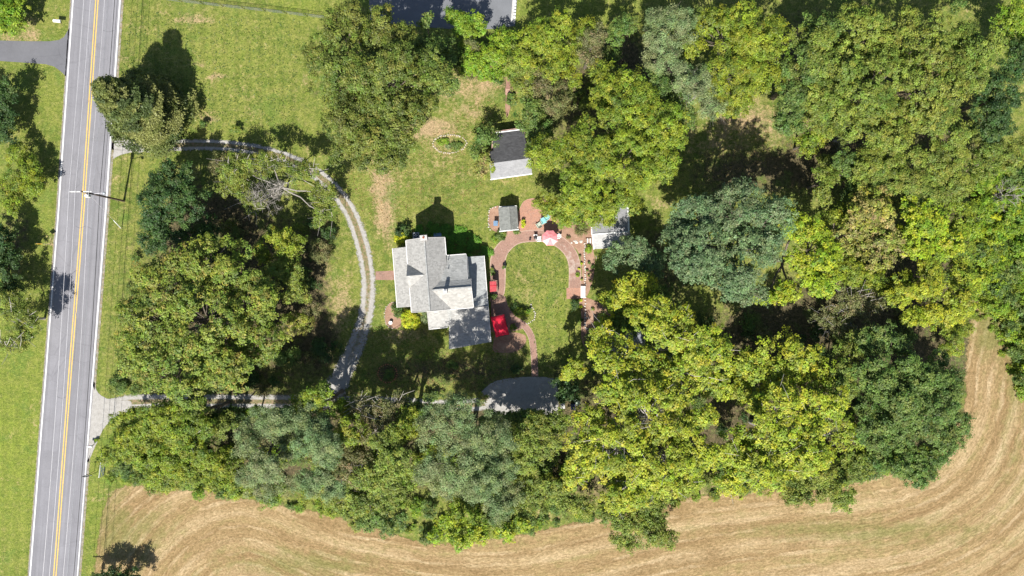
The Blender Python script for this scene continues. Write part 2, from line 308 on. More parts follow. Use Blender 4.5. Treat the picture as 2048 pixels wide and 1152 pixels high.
def spline(pts, step=.6):
    """Catmull-Rom through rows of numbers (x, y, ...)"""
    P = np.array(pts, float); P = np.vstack([2 * P[0] - P[1], P, 2 * P[-1] - P[-2]]); out = []
    for i in range(1, len(P) - 2):
        L = np.hypot(*(P[i + 1, :2] - P[i, :2])); n = max(2, int(L / step))
        for k in range(n):
            t = k / n; a, b, c, e = P[i - 1:i + 3]
            out.append(.5 * ((2 * b) + (c - a) * t + (2 * a - 5 * b + 4 * c - e) * t * t + (3 * b - a - 3 * c + e) * t ** 3))
    out.append(P[-2]); return np.array(out)
def ribbon(name, pts, z, m, nacross=8, G=None, jit=0, label=None, cat=None, kind='structure', step=.6, G2=None):
    """pts rows: px, py, half width in px (plan). attribute: R=|u|, G given along/across"""
    P = spline(pts, step * FPX / CAMH); n = len(P); V = []; cols = []; uvs = []; s = 0
    for i in range(n):
        d = P[min(i + 1, n - 1), :2] - P[max(i - 1, 0), :2]; d /= np.hypot(*d) + 1e-9; nn = np.array([-d[1], d[0]])
        if i: s += M2(np.hypot(*(P[i, :2] - P[i - 1, :2])))
        for k in range(nacross + 1):
            u = -1 + 2 * k / nacross; q = P[i, :2] + nn * u * P[i, 2]
            p = W(q[0], q[1], 0); V.append((p.x, p.y, z)); g = G(i / (n - 1), u) if G else 0
            cols.append((abs(u), g, 0)); uvs.append((s, M2(u * P[i, 2])))
    w = nacross + 1; F = [(i * w + k, (i + 1) * w + k, (i + 1) * w + k + 1, i * w + k + 1) for i in range(n - 1) for k in range(nacross)]
    a, b, c = [Vector(V[F[0][j]]) for j in (0, 1, 2)]
    if (b - a).cross(c - a).z < 0: F = [f[::-1] for f in F]
    me = mesh_of(name, V, F, m, cols=cols)
    ul = me.uv_layers.new(name='UVMap'); vi = np.zeros(len(me.loops), dtype=np.int32); me.loops.foreach_get('vertex_index', vi)
    ul.data.foreach_set('uv', np.array(uvs, dtype=np.float32)[vi].ravel())
    return obj(name, me, None, kind, label, cat)
def poly_sheet(name, pts, z, m, smooth=True, edge=0.0, st=None, kind='structure', step=.5, label=None, cat=None):
    """filled outline; grid of cells inside with attribute R rising to 1 at the outline (over `edge` m), G=st"""
    P = [tuple(p) for p in pts]
    if smooth:
        q = spline(P + [P[0]], step * FPX / CAMH)[:-1]; P = [tuple(p) for p in q]
    Q = np.array([(W(x, y).x, W(x, y).y) for x, y in P])
    import mathutils.geometry as mg
    if edge > 0:   # inner ring
        c = Q; prev = np.roll(c, 1, 0); nxt = np.roll(c, -1, 0); t = nxt - prev; t /= np.hypot(t[:, 0], t[:, 1])[:, None] + 1e-9
        area = .5 * np.sum(c[:, 0] * nxt[:, 1] - nxt[:, 0] * c[:, 1]); sg = 1 if area > 0 else -1
        inn = c + np.stack([-t[:, 1], t[:, 0]], 1) * edge * sg; n = len(c)
        V = [(p[0], p[1], z) for p in c] + [(p[0], p[1], z) for p in inn]
        F = [(i, (i + 1) % n, n + (i + 1) % n, n + i) if sg > 0 else (n + i, n + (i + 1) % n, (i + 1) % n, i) for i in range(n)]
        tri = mg.tessellate_polygon([[Vector((p[0], p[1], 0)) for p in inn]]); F += [tuple(n + k for k in t3) for t3 in tri]
        cols = [(1, 0, 0)] * n + [(.6 if False else 0, 0, 0)] * n
    else:
        V = [(p[0], p[1], z) for p in Q]; n = len(Q)
        F = [tuple(t3) for t3 in mg.tessellate_polygon([[Vector((p[0], p[1], 0)) for p in Q]])]; cols = [(0, 0, 0)] * n
    F2 = []
    for f in F:
        a, b, c = [Vector(V[i]) for i in f[:3]]
        F2.append(f if (b - a).cross(c - a).z >= 0 else f[::-1])
    if st is not None: cols = [(c[0], st, 0) for c in cols]
    return obj(name, mesh_of(name, V, F2, m, cols=cols), None, kind, label, cat)

# hay field: grid with flow coordinates that follow the tree line
line = spline([(190, 1300), (195, 1130), (215, 1010), (260, 975), (330, 985), (420, 985), (500, 1005), (600, 1022), (720, 1050), (860, 1090), (1000, 1080), (1150, 1050), (1350, 1005), (1500, 985), (1620, 985), (1750, 960), (1855, 925),
               (1905, 870), (1935, 810), (1935, 740), (1942, 665), (1955, 606), (1990, 640), (2015, 700), (2045, 790), (2100, 900), (2200, 1100)], 12)
def seg_dist(Xp, Yp, L):
    best = np.full(Xp.shape, 1e9); arc = np.zeros(Xp.shape); sgn = np.ones(Xp.shape); acc = 0
    for a, b in zip(L[:-1, :2], L[1:, :2]):
        d = b - a; l2 = d @ d; t = np.clip(((Xp - a[0]) * d[0] + (Yp - a[1]) * d[1]) / l2, 0, 1)
        dx, dy = Xp - a[0] - t * d[0], Yp - a[1] - t * d[1]; D = np.hypot(dx, dy); m = D < best
        best[m] = D[m]; arc[m] = (acc + t * math.sqrt(l2))[m]; cr = d[0] * dy - d[1] * dx; sgn[m] = np.where(cr > 0, 1, -1)[m]; acc += math.sqrt(l2)
    return best, arc, sgn
hx = np.arange(180, 2560, 8.); hy = np.arange(596, 1560, 8.); HX, HY = np.meshgrid(hx, hy)
D, ARC, SG = seg_dist(HX, HY, line)
inside = D * SG
inside = np.where((HY > 1250) & (HX > 200), np.maximum(inside, 60), inside)
# smooth flow: signed height above a softened boundary curve, with a swirl in the west corner
sw = 1 / (1 + np.exp((HX - 545) / 40.)) ; R0 = np.hypot(HX - 520, (HY - 1260) * 1.05); T0 = np.arctan2(HY - 1260, HX - 520) * 300 + 483
line2 = spline([(500, 1010), (720, 1060), (960, 1092), (1150, 1068), (1350, 1020), (1560, 990), (1760, 970), (1880, 915), (1930, 830), (1945, 740), (1962, 640), (1950, 500)], 12)
D2, ARC2, S2 = seg_dist(HX, HY, line2)
FV = D2 * (1 - sw) + (290 - R0) * sw; FU = ARC2 * (1 - sw) + (T0) * sw
hm = m_hay(); nxh = len(hx); V = [(W(a, b).x, W(a, b).y, .004) for a, b in zip(HX.ravel(), HY.ravel())]; ins = inside.ravel()
keep = []
for j in range(len(hy) - 1):
    for i in range(nxh - 1):
        q = (j * nxh + i, (j + 1) * nxh + i, (j + 1) * nxh + i + 1, j * nxh + i + 1)
        if max(ins[k] for k in q) > -14: keep.append(q)
grn = .45 * blob(HX, HY, 260, 1060, 90, 60) + .6 * blob(HX, HY, 620, 1130, 160, 30) + .5 * blob(HX, HY, 1700, 1060, 260, 24) + .4 * blob(HX, HY, 225, 1060, 40, 80) + .9 * blob(HX, HY, 1985, 660, 40, 60) + .5 * blob(HX, HY, 2030, 760, 30, 90) + .3 * blob(HX, HY, 2020, 920, 40, 60)
me = mesh_of('hay_field', V, keep, hm, cols=np.stack([np.zeros(len(V)), grn.ravel(), np.clip(.5 + ins / 28, 0, 1)], 1))
ul = me.uv_layers.new(name='UVMap'); vi = np.zeros(len(me.loops), dtype=np.int32); me.loops.foreach_get('vertex_index', vi)
ul.data.foreach_set('uv', np.stack([M2(FU.ravel()), M2(FV.ravel())], 1).astype(np.float32)[vi].ravel())
obj('hay_field', me, kind='structure')

# road and its painted lines
def edge_l(y): return np.interp(y, [-900, 0, 340, 420, 740, 1090, 2000], [207, 146, 122.5, 117.2, 92.3, 65, -6])
def edge_r(y): return np.interp(y, [-900, 0, 340, 420, 740, 1090, 2000], [301, 240, 217, 211.5, 186.5, 159.3, 88])
def mid(y): return np.interp(y, [-900, 0, 340, 420, 740, 1090, 2000], [255, 194, 171, 165.8, 140.6, 114.4, 43])
ys = list(range(-900, 2001, 100)) + [340, 420, 740, 1090]; ys = sorted(set(ys))
ASPH = m_asphalt('road_asphalt', (.2, .196, .21), True)
ribbon('road', [((edge_l(y) + edge_r(y)) / 2, y, (edge_r(y) - edge_l(y)) / 2 + 3.2) for y in ys], .012, ASPH, 10, step=1.5)
ribbon('road_edge_line', [(edge_l(y), y, 1.25) for y in ys], .016, WHLINE, 1, step=2)
ribbon('road_edge_line', [(edge_r(y), y, 1.35) for y in ys], .016, WHLINE, 1, step=2)
ribbon('road_centre_line', [(mid(y) - 2.4, y, 1.05) for y in ys], .016, YELLINE, 1, step=2)
ribbon('road_centre_line', [(mid(y) + 2.4, y, 1.05) for y in ys], .016, YELLINE, 1, step=2)
SHG = m_gravel()
PATCH = m_asphalt('patch_asphalt', (.13, .13, .138))
poly_sheet('road_patch', [(mid(262) + 6, 255), (mid(262) + 32, 256), (mid(282) + 31, 284), (mid(282) + 6, 282)], .0155, m_asphalt('old_patch_asphalt', (.178, .175, .186)), False)
poly_sheet('road_patch', [(edge_l(905) + 8, 900), (edge_l(905) + 36, 903), (edge_l(960) + 35, 962), (edge_l(960) + 8, 958)], .0155, m_asphalt('worn_patch_asphalt', (.182, .178, .19)), False)
for q in ([(151, 452), (160, 456), (172, 452), (183, 458)], [(112, 792), (124, 797), (133, 793)], [(176, 90), (179, 130), (175, 170), (177, 205)], [(150, 610), (154, 650), (150, 700), (147, 742)], [(205, 60), (216, 64), (228, 61)]):
    ribbon('road_crack_seal', [(a, b, .42) for a, b in q], .0175, PATCH, 1, step=1)
ribbon('road_shoulder', [(edge_r(y) + 4.5, y, 4.0) for y in ys], .008, SHG, 4, G=lambda t, u: .62, step=1.5)
ribbon('road_shoulder', [(edge_l(y) - 3.4, y, 2.6) for y in ys], .008, SHG, 4, G=lambda t, u: .62, step=1.5)
poly_sheet('neighbour_driveway', [(-90, 80), (0, 81), (60, 82.5), (100, 82.5), (118, 80), (128, 74), (135, 62), (141, 52), (143, 40), (138, 156), (131, 152), (122, 143), (108, 133), (92, 128.5), (60, 126), (0, 122), (-90, 120)], .008, m_asphalt('drive_asphalt', (.125, .125, .135)), False)
# gravel drive
loop = [(222, 291, 9), (262, 292, 13), (300, 292, 15.5), (360, 290, 14), (430, 290, 13), (500, 297, 13), (560, 312, 14), (618, 338, 15), (668, 378, 16), (703, 430, 17), (724, 490, 17.5), (735, 545, 17.5), (736, 590, 18), (729, 640, 19), (712, 690, 21), (690, 738, 24), (664, 790, 28)]
def gstrip(t, u):
    s = float(np.interp(t, [0, .05, .12, .3, .45, .6, .68, .74, .82, .9, 1], [0, .4, 1.2, 1.2, 1.1, 1.1, 1.0, .75, .6, .5, .1])); return s * max(0, 1 - (abs(u) / .42) ** 2) * 1.1
ribbon('gravel_driveway', loop, .008, SHG, 12, G=gstrip)
ribbon('gravel_driveway', [(205, 808, 10), (240, 806, 16), (300, 803, 18), (450, 803, 17), (600, 804, 17), (750, 807, 17), (900, 812, 15), (985, 806, 16)], .010, SHG, 12, G=lambda t, u: 1.1 * max(0, 1 - (abs(u) / .4) ** 2))
poly_sheet('gravel_apron', [(219, 258), (224, 264), (240, 274), (262, 280), (280, 281), (290, 303), (266, 305), (244, 310), (228, 318), (215, 332)], .006, SHG, True, .3)
poly_sheet('gravel_apron', [(187, 762), (190, 772), (198, 786), (214, 796), (240, 800), (262, 802), (262, 822), (240, 830), (222, 842), (208, 858), (198, 878), (186, 905), (176, 925), (176, 900)], .014, SHG, True, .3)
poly_sheet('gravel_parking', [(955, 790), (975, 770), (1000, 758), (1060, 752), (1108, 756), (1116, 770), (1118, 820), (1112, 836), (1040, 834), (985, 826)], .014, SHG, True, .5)
poly_sheet('parking_lot', [(780, -160), (1036, -160), (1034, 0), (1030, 52), (985, 58), (900, 58), (800, 50), (740, 40), (730, -160)], .008, m_asphalt('lot_asphalt', (.14, .145, .155)), False)
ribbon('lot_kerb', [(1031, -120, 2.2), (1027, 0, 2.2), (1023, 46, 2.2)], .10, CONC, 1)
# paths, patio, beds
BR = m_brick(); BR2 = m_brick('orange_brick_paving', (.36, .16, .1), (.46, .24, .16))
def wornf(t, u): return float(np.interp(t, [0, .55, .62, .72, .86, .93, 1], [0, .1, .45, .35, .6, .45, .1])) * (.7 if u < 0 else 1)
poly_sheet('brick_patio', [(1036, 425), (1048, 402), (1072, 396), (1096, 402), (1112, 420), (1125, 455), (1110, 470), (1060, 474), (1040, 472), (1036, 455)], .006, BR2, True, .25)
ribbon('brick_walk', [(988, 606, 9), (995, 585, 14), (996, 550, 15.5), (996, 520, 15.5), (1006, 497, 14), (1030, 478, 12), (1060, 472, 12), (1095, 473, 12), (1122, 486, 12), (1141, 506, 12), (1149, 530, 12), (1150, 560, 12.5), (1150, 578, 13)], .010, BR, 12, G=wornf)
poly_sheet('brick_landing', [(1133, 576), (1168, 576), (1168, 597), (1133, 598)], .014, BR2, False)
poly_sheet('brick_terrace', [(982, 596), (1010, 592), (1016, 612), (1030, 632), (1044, 640), (1048, 656), (1030, 662), (1018, 664), (982, 664)], .013, BR, False)
ribbon('brick_garden_path', [(1026, 650, 6), (1040, 646, 6.6), (1052, 655, 6.6), (1063, 674, 6.6), (1067, 700, 6.6), (1069, 725, 6.6), (1070, 753, 6.6)], .017, BR, 12)
poly_sheet('front_brick_path', [(751, 543), (790, 541), (790, 560), (751, 560)], .012, BR, False)
poly_sheet('brick_step_path', [(1014, 460), (1026, 459), (1028, 474), (1012, 476)], .013, BR, False)
MUL = m_mulch()
poly_sheet('mulch_bed', [(1112, 452), (1150, 444), (1184, 446), (1186, 492), (1190, 522), (1186, 560), (1174, 592), (1162, 590), (1163, 540), (1158, 508), (1142, 490), (1122, 476)], .007, MUL, True, .3)
poly_sheet('mulch_bed', [(1172, 594), (1200, 606), (1235, 630), (1220, 650), (1192, 655), (1190, 714), (1172, 700), (1162, 676), (1162, 630), (1158, 602)], .007, MUL, True, .3)
poly_sheet('mulch_bed', [(770, 618), (783, 604), (798, 616), (802, 652), (786, 658), (771, 648)], .007, MUL, True, .2)
poly_sheet('mulch_bed', [(990, 664), (1030, 664), (1052, 672), (1050, 690), (1030, 704), (1000, 706), (985, 700)], .007, MUL, True, .4)
poly_sheet('mulch_bed', [(978, 420), (990, 412), (1000, 416), (1000, 462), (984, 460), (976, 445)], .007, MUL, True, .3)
poly_sheet('mulch_bed', [(1011, 150), (1024, 160), (1026, 190), (1020, 220), (1014, 236), (1010, 214), (1012, 185)], .007, MUL, True, .3)

# ------------------------------------------------------------ foliage
PAL = {
 'oak':   [(.1, .13, .022), (.14, .17, .026), (.175, .195, .034), (.075, .1, .026), (.21, .195, .045)],
 'maple': [(.28, .31, .022), (.34, .34, .024), (.21, .25, .024), (.38, .34, .03), (.15, .195, .026)],
 'blue':  [(.115, .165, .072), (.15, .2, .088), (.085, .13, .055), (.195, .24, .11)],
 'lime':  [(.25, .32, .016), (.31, .34, .02), (.18, .26, .02), (.36, .35, .026), (.14, .21, .02)],
 'silver': [(.195, .235, .105), (.24, .27, .13), (.155, .2, .082), (.21, .235, .08)],
 'gold':  [(.195, .235, .02), (.25, .275, .022), (.14, .185, .02), (.28, .27, .026), (.1, .145, .022)],
 'autumn': [(.18, .225, .032), (.235, .275, .038), (.125, .17, .028), (.22, .24, .03), (.32, .24, .06), (.1, .14, .026)],
 'mid':   [(.1, .155, .034), (.14, .19, .04), (.08, .125, .03), (.175, .205, .042)],
 'dark':  [(.042, .08, .02), (.062, .11, .025), (.045, .088, .03), (.09, .13, .028)],
 'bright': [(.15, .24, .018), (.2, .27, .022), (.11, .18, .018), (.26, .29, .022)],
 'brown': [(.21, .175, .08), (.18, .18, .06), (.26, .2, .115), (.14, .15, .045)],
 'pink':  [(.28, .29, .035), (.31, .25, .09), (.25, .25, .045), (.3, .21, .1), (.17, .2, .03)],
 'olive': [(.175, .21, .032), (.225, .25, .038), (.135, .17, .03), (.25, .26, .046), (.11, .145, .028)],
 'yellow': [(.5, .5, .02), (.42, .46, .02), (.55, .48, .03), (.28, .36, .02)],
 'ivy': [(.1, .22, .02), (.13, .26, .025), (.08, .17, .018), (.15, .28, .03)],
 'cedar': [(.135, .165, .045), (.185, .21, .055), (.085, .12, .036), (.23, .24, .075)],
}
def unit(n, r):
    v = r.normal(size=(n, 3)); return v / np.linalg.norm(v, axis=1)[:, None]
def leaf_quads(P, Nn, L, Wd, r):
    n = len(P); t = unit(n, r); t -= Nn * np.sum(t * Nn, 1)[:, None]; t /= np.linalg.norm(t, axis=1)[:, None] + 1e-9
    b = np.cross(Nn, t); L = L * r.uniform(.7, 1.3, n)[:, None]; Wd = Wd * r.uniform(.7, 1.3, n)[:, None]
    return np.stack([P - t * L * .42 - b * Wd * .5, P - t * L * .42 + b * Wd * .5, P + t * L * .58 + Nn * L * .1], 1)
KIND = {  # leaf length, width, coverage, clump radius, mass radius, up bias, spread
 'oak': (.34, .24, 2.6, .58, 2.3, .85, .6), 'maple': (.38, .29, 2.3, .52, 1.7, 1.1, .5), 'blue': (.36, .23, 2.4, .55, 2.0, .85, .65), 'lime': (.4, .29, 2.4, .5, 1.7, 1.0, .55),
 'silver': (.26, .15, 3.2, .7, 2.2, .65, .8), 'gold': (.44, .18, 2.3, .55, 1.8, .9, .6), 'autumn': (.38, .28, 2.1, .5, 1.7, .95, .55), 'mid': (.33, .23, 2.9, .55, 2.0, .8, .65),
 'dark': (.32, .23, 2.8, .55, 1.8, .75, .7), 'bright': (.36, .25, 2.6, .5, 1.6, .9, .6), 'brown': (.3, .17, 1.4, .55, 1.6, .6, .85), 'pink': (.4, .28, 2.0, .5, 1.6, .85, .6),
 'olive': (.32, .23, 2.7, .52, 1.9, .85, .65), 'ivy': (.26, .2, 3, .4, .9, .9, .55), 'yellow': (.28, .18, 3.2, .34, .8, .9, .6), 'cedar': (.3, .14, 3.4, .55, 1.3, .6, .9)}
def crown_arrays(lobes, kind, r, thin=1.0, scale=1.0, mass_out=None):
    L, Wd, lai, rc, rm, up, sp = KIND[kind]; L *= scale * .74; Wd *= scale * .8; pal = np.array(PAL[kind])
    allP, allN, allC = [], [], []
    for (c, R) in lobes:
        c = np.array(c); R = np.array(R); rr = min(R[0], R[1]); deep = c[2] > 4.5; rm_ = min(rm, rr * .55); rc_ = min(rc, rr * .35)
        nm = max(5, int(2.1 * (R[0] * R[1]) / (rm_ ** 2)))
        ph = r.uniform(0, 6.28, 4)
        U = unit(nm * 3, r); U = U[U[:, 2] > (-.62 if deep else -.25)][:int(nm * (1.12 if deep else 1))]; U[:, 2] = np.abs(U[:, 2]) ** 1.0 * np.sign(U[:, 2])
        th = np.arctan2(U[:, 1], U[:, 0]); rad = 1 + .11 * np.sin(2 * th + ph[0]) + .1 * np.sin(3 * th + ph[1]) + .08 * np.sin(5 * th + ph[2])
        rad = rad * r.uniform(.78, 1.06, len(U)); inner = 1 - rm_ * .62 / rr
        Mc = c + U * R * rad[:, None] * inner
        # fill upper interior
        nb = nm // 3; q = r.uniform(0, 6.28, nb); k = np.sqrt(r.uniform(0, 1, nb)) * .75
        Mc = np.vstack([Mc, c + np.stack([np.cos(q) * k * R[0], np.sin(q) * k * R[1], r.uniform(.1, .75, nb) * R[2]], 1)])
        if mass_out is not None: mass_out.append((c, Mc))
        lobe_t = 1 + r.uniform(-.1, .1, 3) * np.array([1, .5, .4])
        mcol = lobe_t * pal[r.integers(0, max(2, len(pal) - 2), len(Mc))] * r.uniform(.86, 1.14, (len(Mc), 1))
        ncl = max(4, int(2.6 * (rm_ / rc_) ** 2 * .8)); NM = len(Mc)
        Uc = unit(NM * ncl, r); Uc[:, 2] = np.where(Uc[:, 2] < -.35, -Uc[:, 2], Uc[:, 2])
        Mr = np.repeat(Mc, ncl, 0); msz = np.repeat(r.uniform(.7, 1.15, NM), ncl)
        Cc = Mr + Uc * np.array([rm_, rm_, rm_ * .62]) * (msz * r.uniform(.6, 1.08, NM * ncl))[:, None]
        ccol = np.repeat(mcol, ncl, 0) * .42 + pal[r.integers(0, len(pal), NM * ncl)] * .58; ccol *= r.uniform(.72, 1.26, (NM * ncl, 1)); ccol *= 1 + r.uniform(-.13, .13, (NM * ncl, 1)) * np.array([1, -.15, .3])
        keepc = r.uniform(0, 1, NM * ncl) < .8; Cc, Uc, ccol = Cc[keepc], Uc[keepc], ccol[keepc]
        area = 3.1416 * rc_ ** 2; nl = max(3, int(lai * thin * area / (L * Wd * .5) * .36)); NC = len(Cc)
        Ul = unit(NC * nl, r); Pl = np.repeat(Cc, nl, 0) + Ul * rc_ * np.array([1, 1, .55]) * (r.uniform(.25, 1.1, NC * nl) * np.repeat(r.uniform(.7, 1.25, NC), nl))[:, None]
        Nn = np.repeat(Uc, nl, 0) * .45 + Ul * .35 + np.array([0, 0, up]) + unit(NC * nl, r) * sp
        Nn /= np.linalg.norm(Nn, axis=1)[:, None]
        cl = np.repeat(ccol, nl, 0) * r.uniform(.72, 1.3, (NC * nl, 1)); cl *= 1 + r.uniform(-.08, .08, (NC * nl, 3))
        allP.append(Pl); allN.append(Nn); allC.append(cl)
    P, Nn, Cl = np.vstack(allP), np.vstack(allN), np.vstack(allC)
    ok = P[:, 2] > .12
    return P[ok], Nn[ok], np.clip(Cl[ok] * np.array([.97, 1.05, 1.0]), .01, .62), L, Wd
LEAFCOUNT = 0
def foliage(name, parent, lobes, kind, r, thin=1., scale=1., mass_out=None):
    global LEAFCOUNT
    P, Nn, Cl, L, Wd = crown_arrays(lobes, kind, r, thin, scale, mass_out); LEAFCOUNT += len(P)
    return obj(name, quads_mesh(name, leaf_quads(P, Nn, L, Wd, r), LEAF, Cl), parent)
def limb(mb, a, b, r0, r1, r, n=4, sag=.0):
    a, b = Vector(a), Vector(b); pts = []; L = (b - a).length
    for i in range(n + 1):
        t = i / n; p = a.lerp(b, t); p.z += math.sin(t * math.pi) * L * sag
        if 0 < i < n: p += Vector((r.normal(), r.normal(), r.normal() * .6)) * L * .035
        pts.append(p)
    mb.tube(pts, [r0 + (r1 - r0) * i / n for i in range(n + 1)], 5 if r0 > .06 else 3, False)
def tree(label, kind, h, lobes, seed, group=None, bark=None, thin=1., name='broadleaf_tree', cat='tree', base=None, scale=1., twig=0):
    """lobes: plan x, y, radius x, radius y (px as surveyed at crown height), top height factor"""
    r = np.random.default_rng(seed); LB = []
    for l in lobes:
        x, y, rx = l[:3]; ry = l[3] if len(l) > 3 and l[3] else rx; hf = l[4] if len(l) > 4 else 1.0
        top = h * hf; rzz = min(M2(min(rx, ry)) * .8, top * .42); zc = top - rzz; k = (CAMH - (zc + rzz * .45)) / FPX
        p = W(x, y, zc + rzz * .45); LB.append(((p.x, p.y, zc), (rx * k, ry * k, rzz)))
    if base is None:
        w = sum(a[1][0] * a[1][1] for a in LB); bx = sum(a[0][0] * a[1][0] * a[1][1] for a in LB) / w; by = sum(a[0][1] * a[1][0] * a[1][1] for a in LB) / w
    else: b_ = W(*base); bx, by = b_.x, b_.y
    t = thing(name, label, cat, (bx, by, 0), 0, group); off = Vector((bx, by, 0))
    L2 = [((c[0] - bx, c[1] - by, c[2]), R) for c, R in LB]; mo = []
    foliage('crown', t, L2, kind, r, thin, scale, mo)
    mb = MB(); tr = MB(); tz = h * .38; bk = bark or BARK; r0 = max(.12, h * .022)
    tr.tube([(0, 0, -.1), (r.normal() * .05, r.normal() * .05, tz * .5), (r.normal() * .2, r.normal() * .2, tz), (r.normal() * .3, r.normal() * .3, h * .62)], [r0 * 1.25, r0 * .9, r0 * .75, r0 * .4], 8)
    tr.build('trunk', bk, t)
    for c, Mc in mo:
        hub = Vector(c) * .8 + Vector((0, 0, 0)); hub.z = max(tz, c[2] - .8)
        limb(mb, (0, 0, tz * .8), hub, r0 * .6, r0 * .38, r, 4)
        for q in Mc[:: max(1, len(Mc) // 26)]:
            limb(mb, hub, q + np.array([0, 0, .2]), r0 * .3, .03, r, 3, .05)
            for _ in range(twig):
                e = Vector(q) + Vector((r.normal() * 1.2, r.normal() * 1.2, r.uniform(.2, 1.4))); limb(mb, q, e, .05, .018, r, 2)
    mb.build('limbs', bk, t)
    return t
def bare_twigs(mb, a, d, L, rad, depth, r):
    b = a + d * L; limb(mb, a, b, rad, rad * .6, r, 2)
    if depth == 0: return
    for _ in range(r.integers(2, 5)):
        v = Vector(unit(1, r)[0]); nd = (d * .9 + v * .75); nd.z = max(nd.z, -.05); nd.normalize()
        bare_twigs(mb, a.lerp(b, r.uniform(.5, 1)), nd, L * r.uniform(.55, .8), rad * .6, depth - 1, r)
def dead_tree(label, x, y, h, rad, seed, group=None, depth=5):
    r = np.random.default_rng(seed); p = W(x, y, h * .8); t = thing('bare_tree', label, 'bare tree', (p.x, p.y, 0), 0, group)
    MB().tube([(0, 0, -.1), (0.1, 0, h * .3), (.1, .1, h * .5)], [.22, .17, .12], 7).build('trunk', PALEBARK, t)
    mb = MB()
    for i in range(7):
        a = 6.28 * i / 7 + r.uniform(-.3, .3); bare_twigs(mb, Vector((.1, .1, h * r.uniform(.35, .5))), Vector((math.cos(a) * rad / h, math.sin(a) * rad / h, r.uniform(.5, .9))).normalized(), h * .3, .045, depth, r)
    mb.build('branches', PALEBARK, t); return t
def shrub(label, kind, x, y, rx, ry, h, seed, name='shrub', cat='shrub', thin=1., scale=.75, group=None):
    r = np.random.default_rng(seed); rz = h * .55; p = W(x, y, h * .5)
    t = thing(name, label, cat, (p.x, p.y, 0), 0, group); k = (CAMH - h * .5) / FPX
    foliage('foliage', t, [((0, 0, h * .42), (rx * k, ry * k, rz))], kind, r, thin, scale)
    mb = MB()
    for i in range(5):
        a = 6.28 * i / 5; limb(mb, (0, 0, 0), (math.cos(a) * rx * k * .5, math.sin(a) * ry * k * .5, h * .6), .04, .015, r, 2)
    mb.build('stem', BARK, t); return t
def ground_foliage(name, kind, spots, seed, h=1.0, thin=.8, scale=.8, mixk=None):
    """undergrowth nobody could count: one object"""
    r = np.random.default_rng(seed); Ps, Ns, Cs = [], [], []
    for (x, y, rx, ry) in spots:
        kk = (mixk or [kind])[r.integers(0, len(mixk or [kind]))]; hh = h * r.uniform(.6, 1.3); p = W(x, y, hh * .5)
        P, N_, Cc, L, Wd = crown_arrays([((p.x, p.y, hh * .35), (M2(rx), M2(ry), hh * .6))], kk, r, thin, scale); Ps.append(P); Ns.append(N_); Cs.append(Cc)
    global LEAFCOUNT
    P = np.vstack(Ps); LEAFCOUNT += len(P)
    return obj(name, quads_mesh(name, leaf_quads(P, np.vstack(Ns), L, Wd, r), LEAF, np.vstack(Cs)), None, 'stuff')
def conifer(label, px, py, R, h, kind, seed, dens=1.):
    r = np.random.default_rng(seed); p = W(px, py, 0); t = thing('conifer_tree', label, 'conifer', (p.x, p.y, 0)); pal = np.array(PAL[kind])
    Ps, Ns, Cs = [], [], []; mb = MB(); nb = int(150 * dens)
    for i in range(nb):
        z = h * (.06 + .93 * r.uniform(0, 1) ** 1.25); rad = R * (1 - z / h) ** .78 * r.uniform(.42, 1.28) + .3; a = r.uniform(0, 6.28)
        n = int(40 + rad * 150); s = np.sqrt(r.uniform(.05, 1, n)); w = .13 * rad * s + .12
        q = np.stack([np.cos(a) * rad * s, np.sin(a) * rad * s, z + .28 * rad * s - .1 * rad * s ** 3 * 2], 1)
        side = np.array([-math.sin(a), math.cos(a), 0]); q += side * (r.normal(size=n) * w)[:, None] + r.normal(size=(n, 3)) * .1
        Ps.append(q); Nn = np.array([math.cos(a) * .35, math.sin(a) * .35, .8]) + unit(n, r) * .8; Ns.append(Nn / np.linalg.norm(Nn, axis=1)[:, None])
        Cs.append(pal[r.integers(0, len(pal))] * r.uniform(.8, 1.2) * r.uniform(.7, 1.3, (n, 1)))
        if i % 3 == 0: limb(mb, (0, 0, z), (math.cos(a) * rad * .8, math.sin(a) * rad * .8, z + .2 * rad), .05, .015, r, 2)
    P = np.vstack(Ps); obj('crown', quads_mesh('crown', leaf_quads(P, np.vstack(Ns), .34, .2, r), LEAF, np.clip(np.vstack(Cs), .01, .6)), t)
    MB().tube([(0, 0, -.1), (.05, 0, h * .5), (.05, .05, h * .97)], [.3, .18, .03], 8).build('trunk', BARK, t); mb.build('limbs', BARK, t)

LOT = 'tall trees in the wooded garden lot'; ROWG = 'trees in the belt along the mown field'; WEST = 'trees in the island inside the drive loop'; ROADS = 'trees on the far side of the road'
conifer('lone cedar leaning out over the road beside the upper drive entrance', 316, 232, 6.0, 16.5, 'cedar', 11, 1.6)
tree('dark evergreen at the left picture edge just below the neighbour drive', 'dark', 5.5, [(6, 190, 26, 40), (2, 250, 30, 44), (-30, 210, 40, 60)], 12, ROADS, name='conifer_tree', cat='conifer')
tree('bright green bushy juniper in the top left corner above the neighbour drive', 'bright', 5, [(12, 30, 42, 40), (-30, 0, 60, 50)], 13, ROADS)
tree('thin tree on the lawn left of the road opposite the utility pole', 'gold', 5, [(36, 325, 36, 34), (58, 355, 30, 36), (22, 375, 34, 30), (20, 410, 26, 18)], 14, ROADS, thin=.8, scale=.9)
tree('dark blue green tree at the left edge under the yellow diamond road sign', 'dark', 6.5, [(-10, 480, 40, 40), (0, 530, 40, 40), (-20, 580, 50, 44)], 15, ROADS)
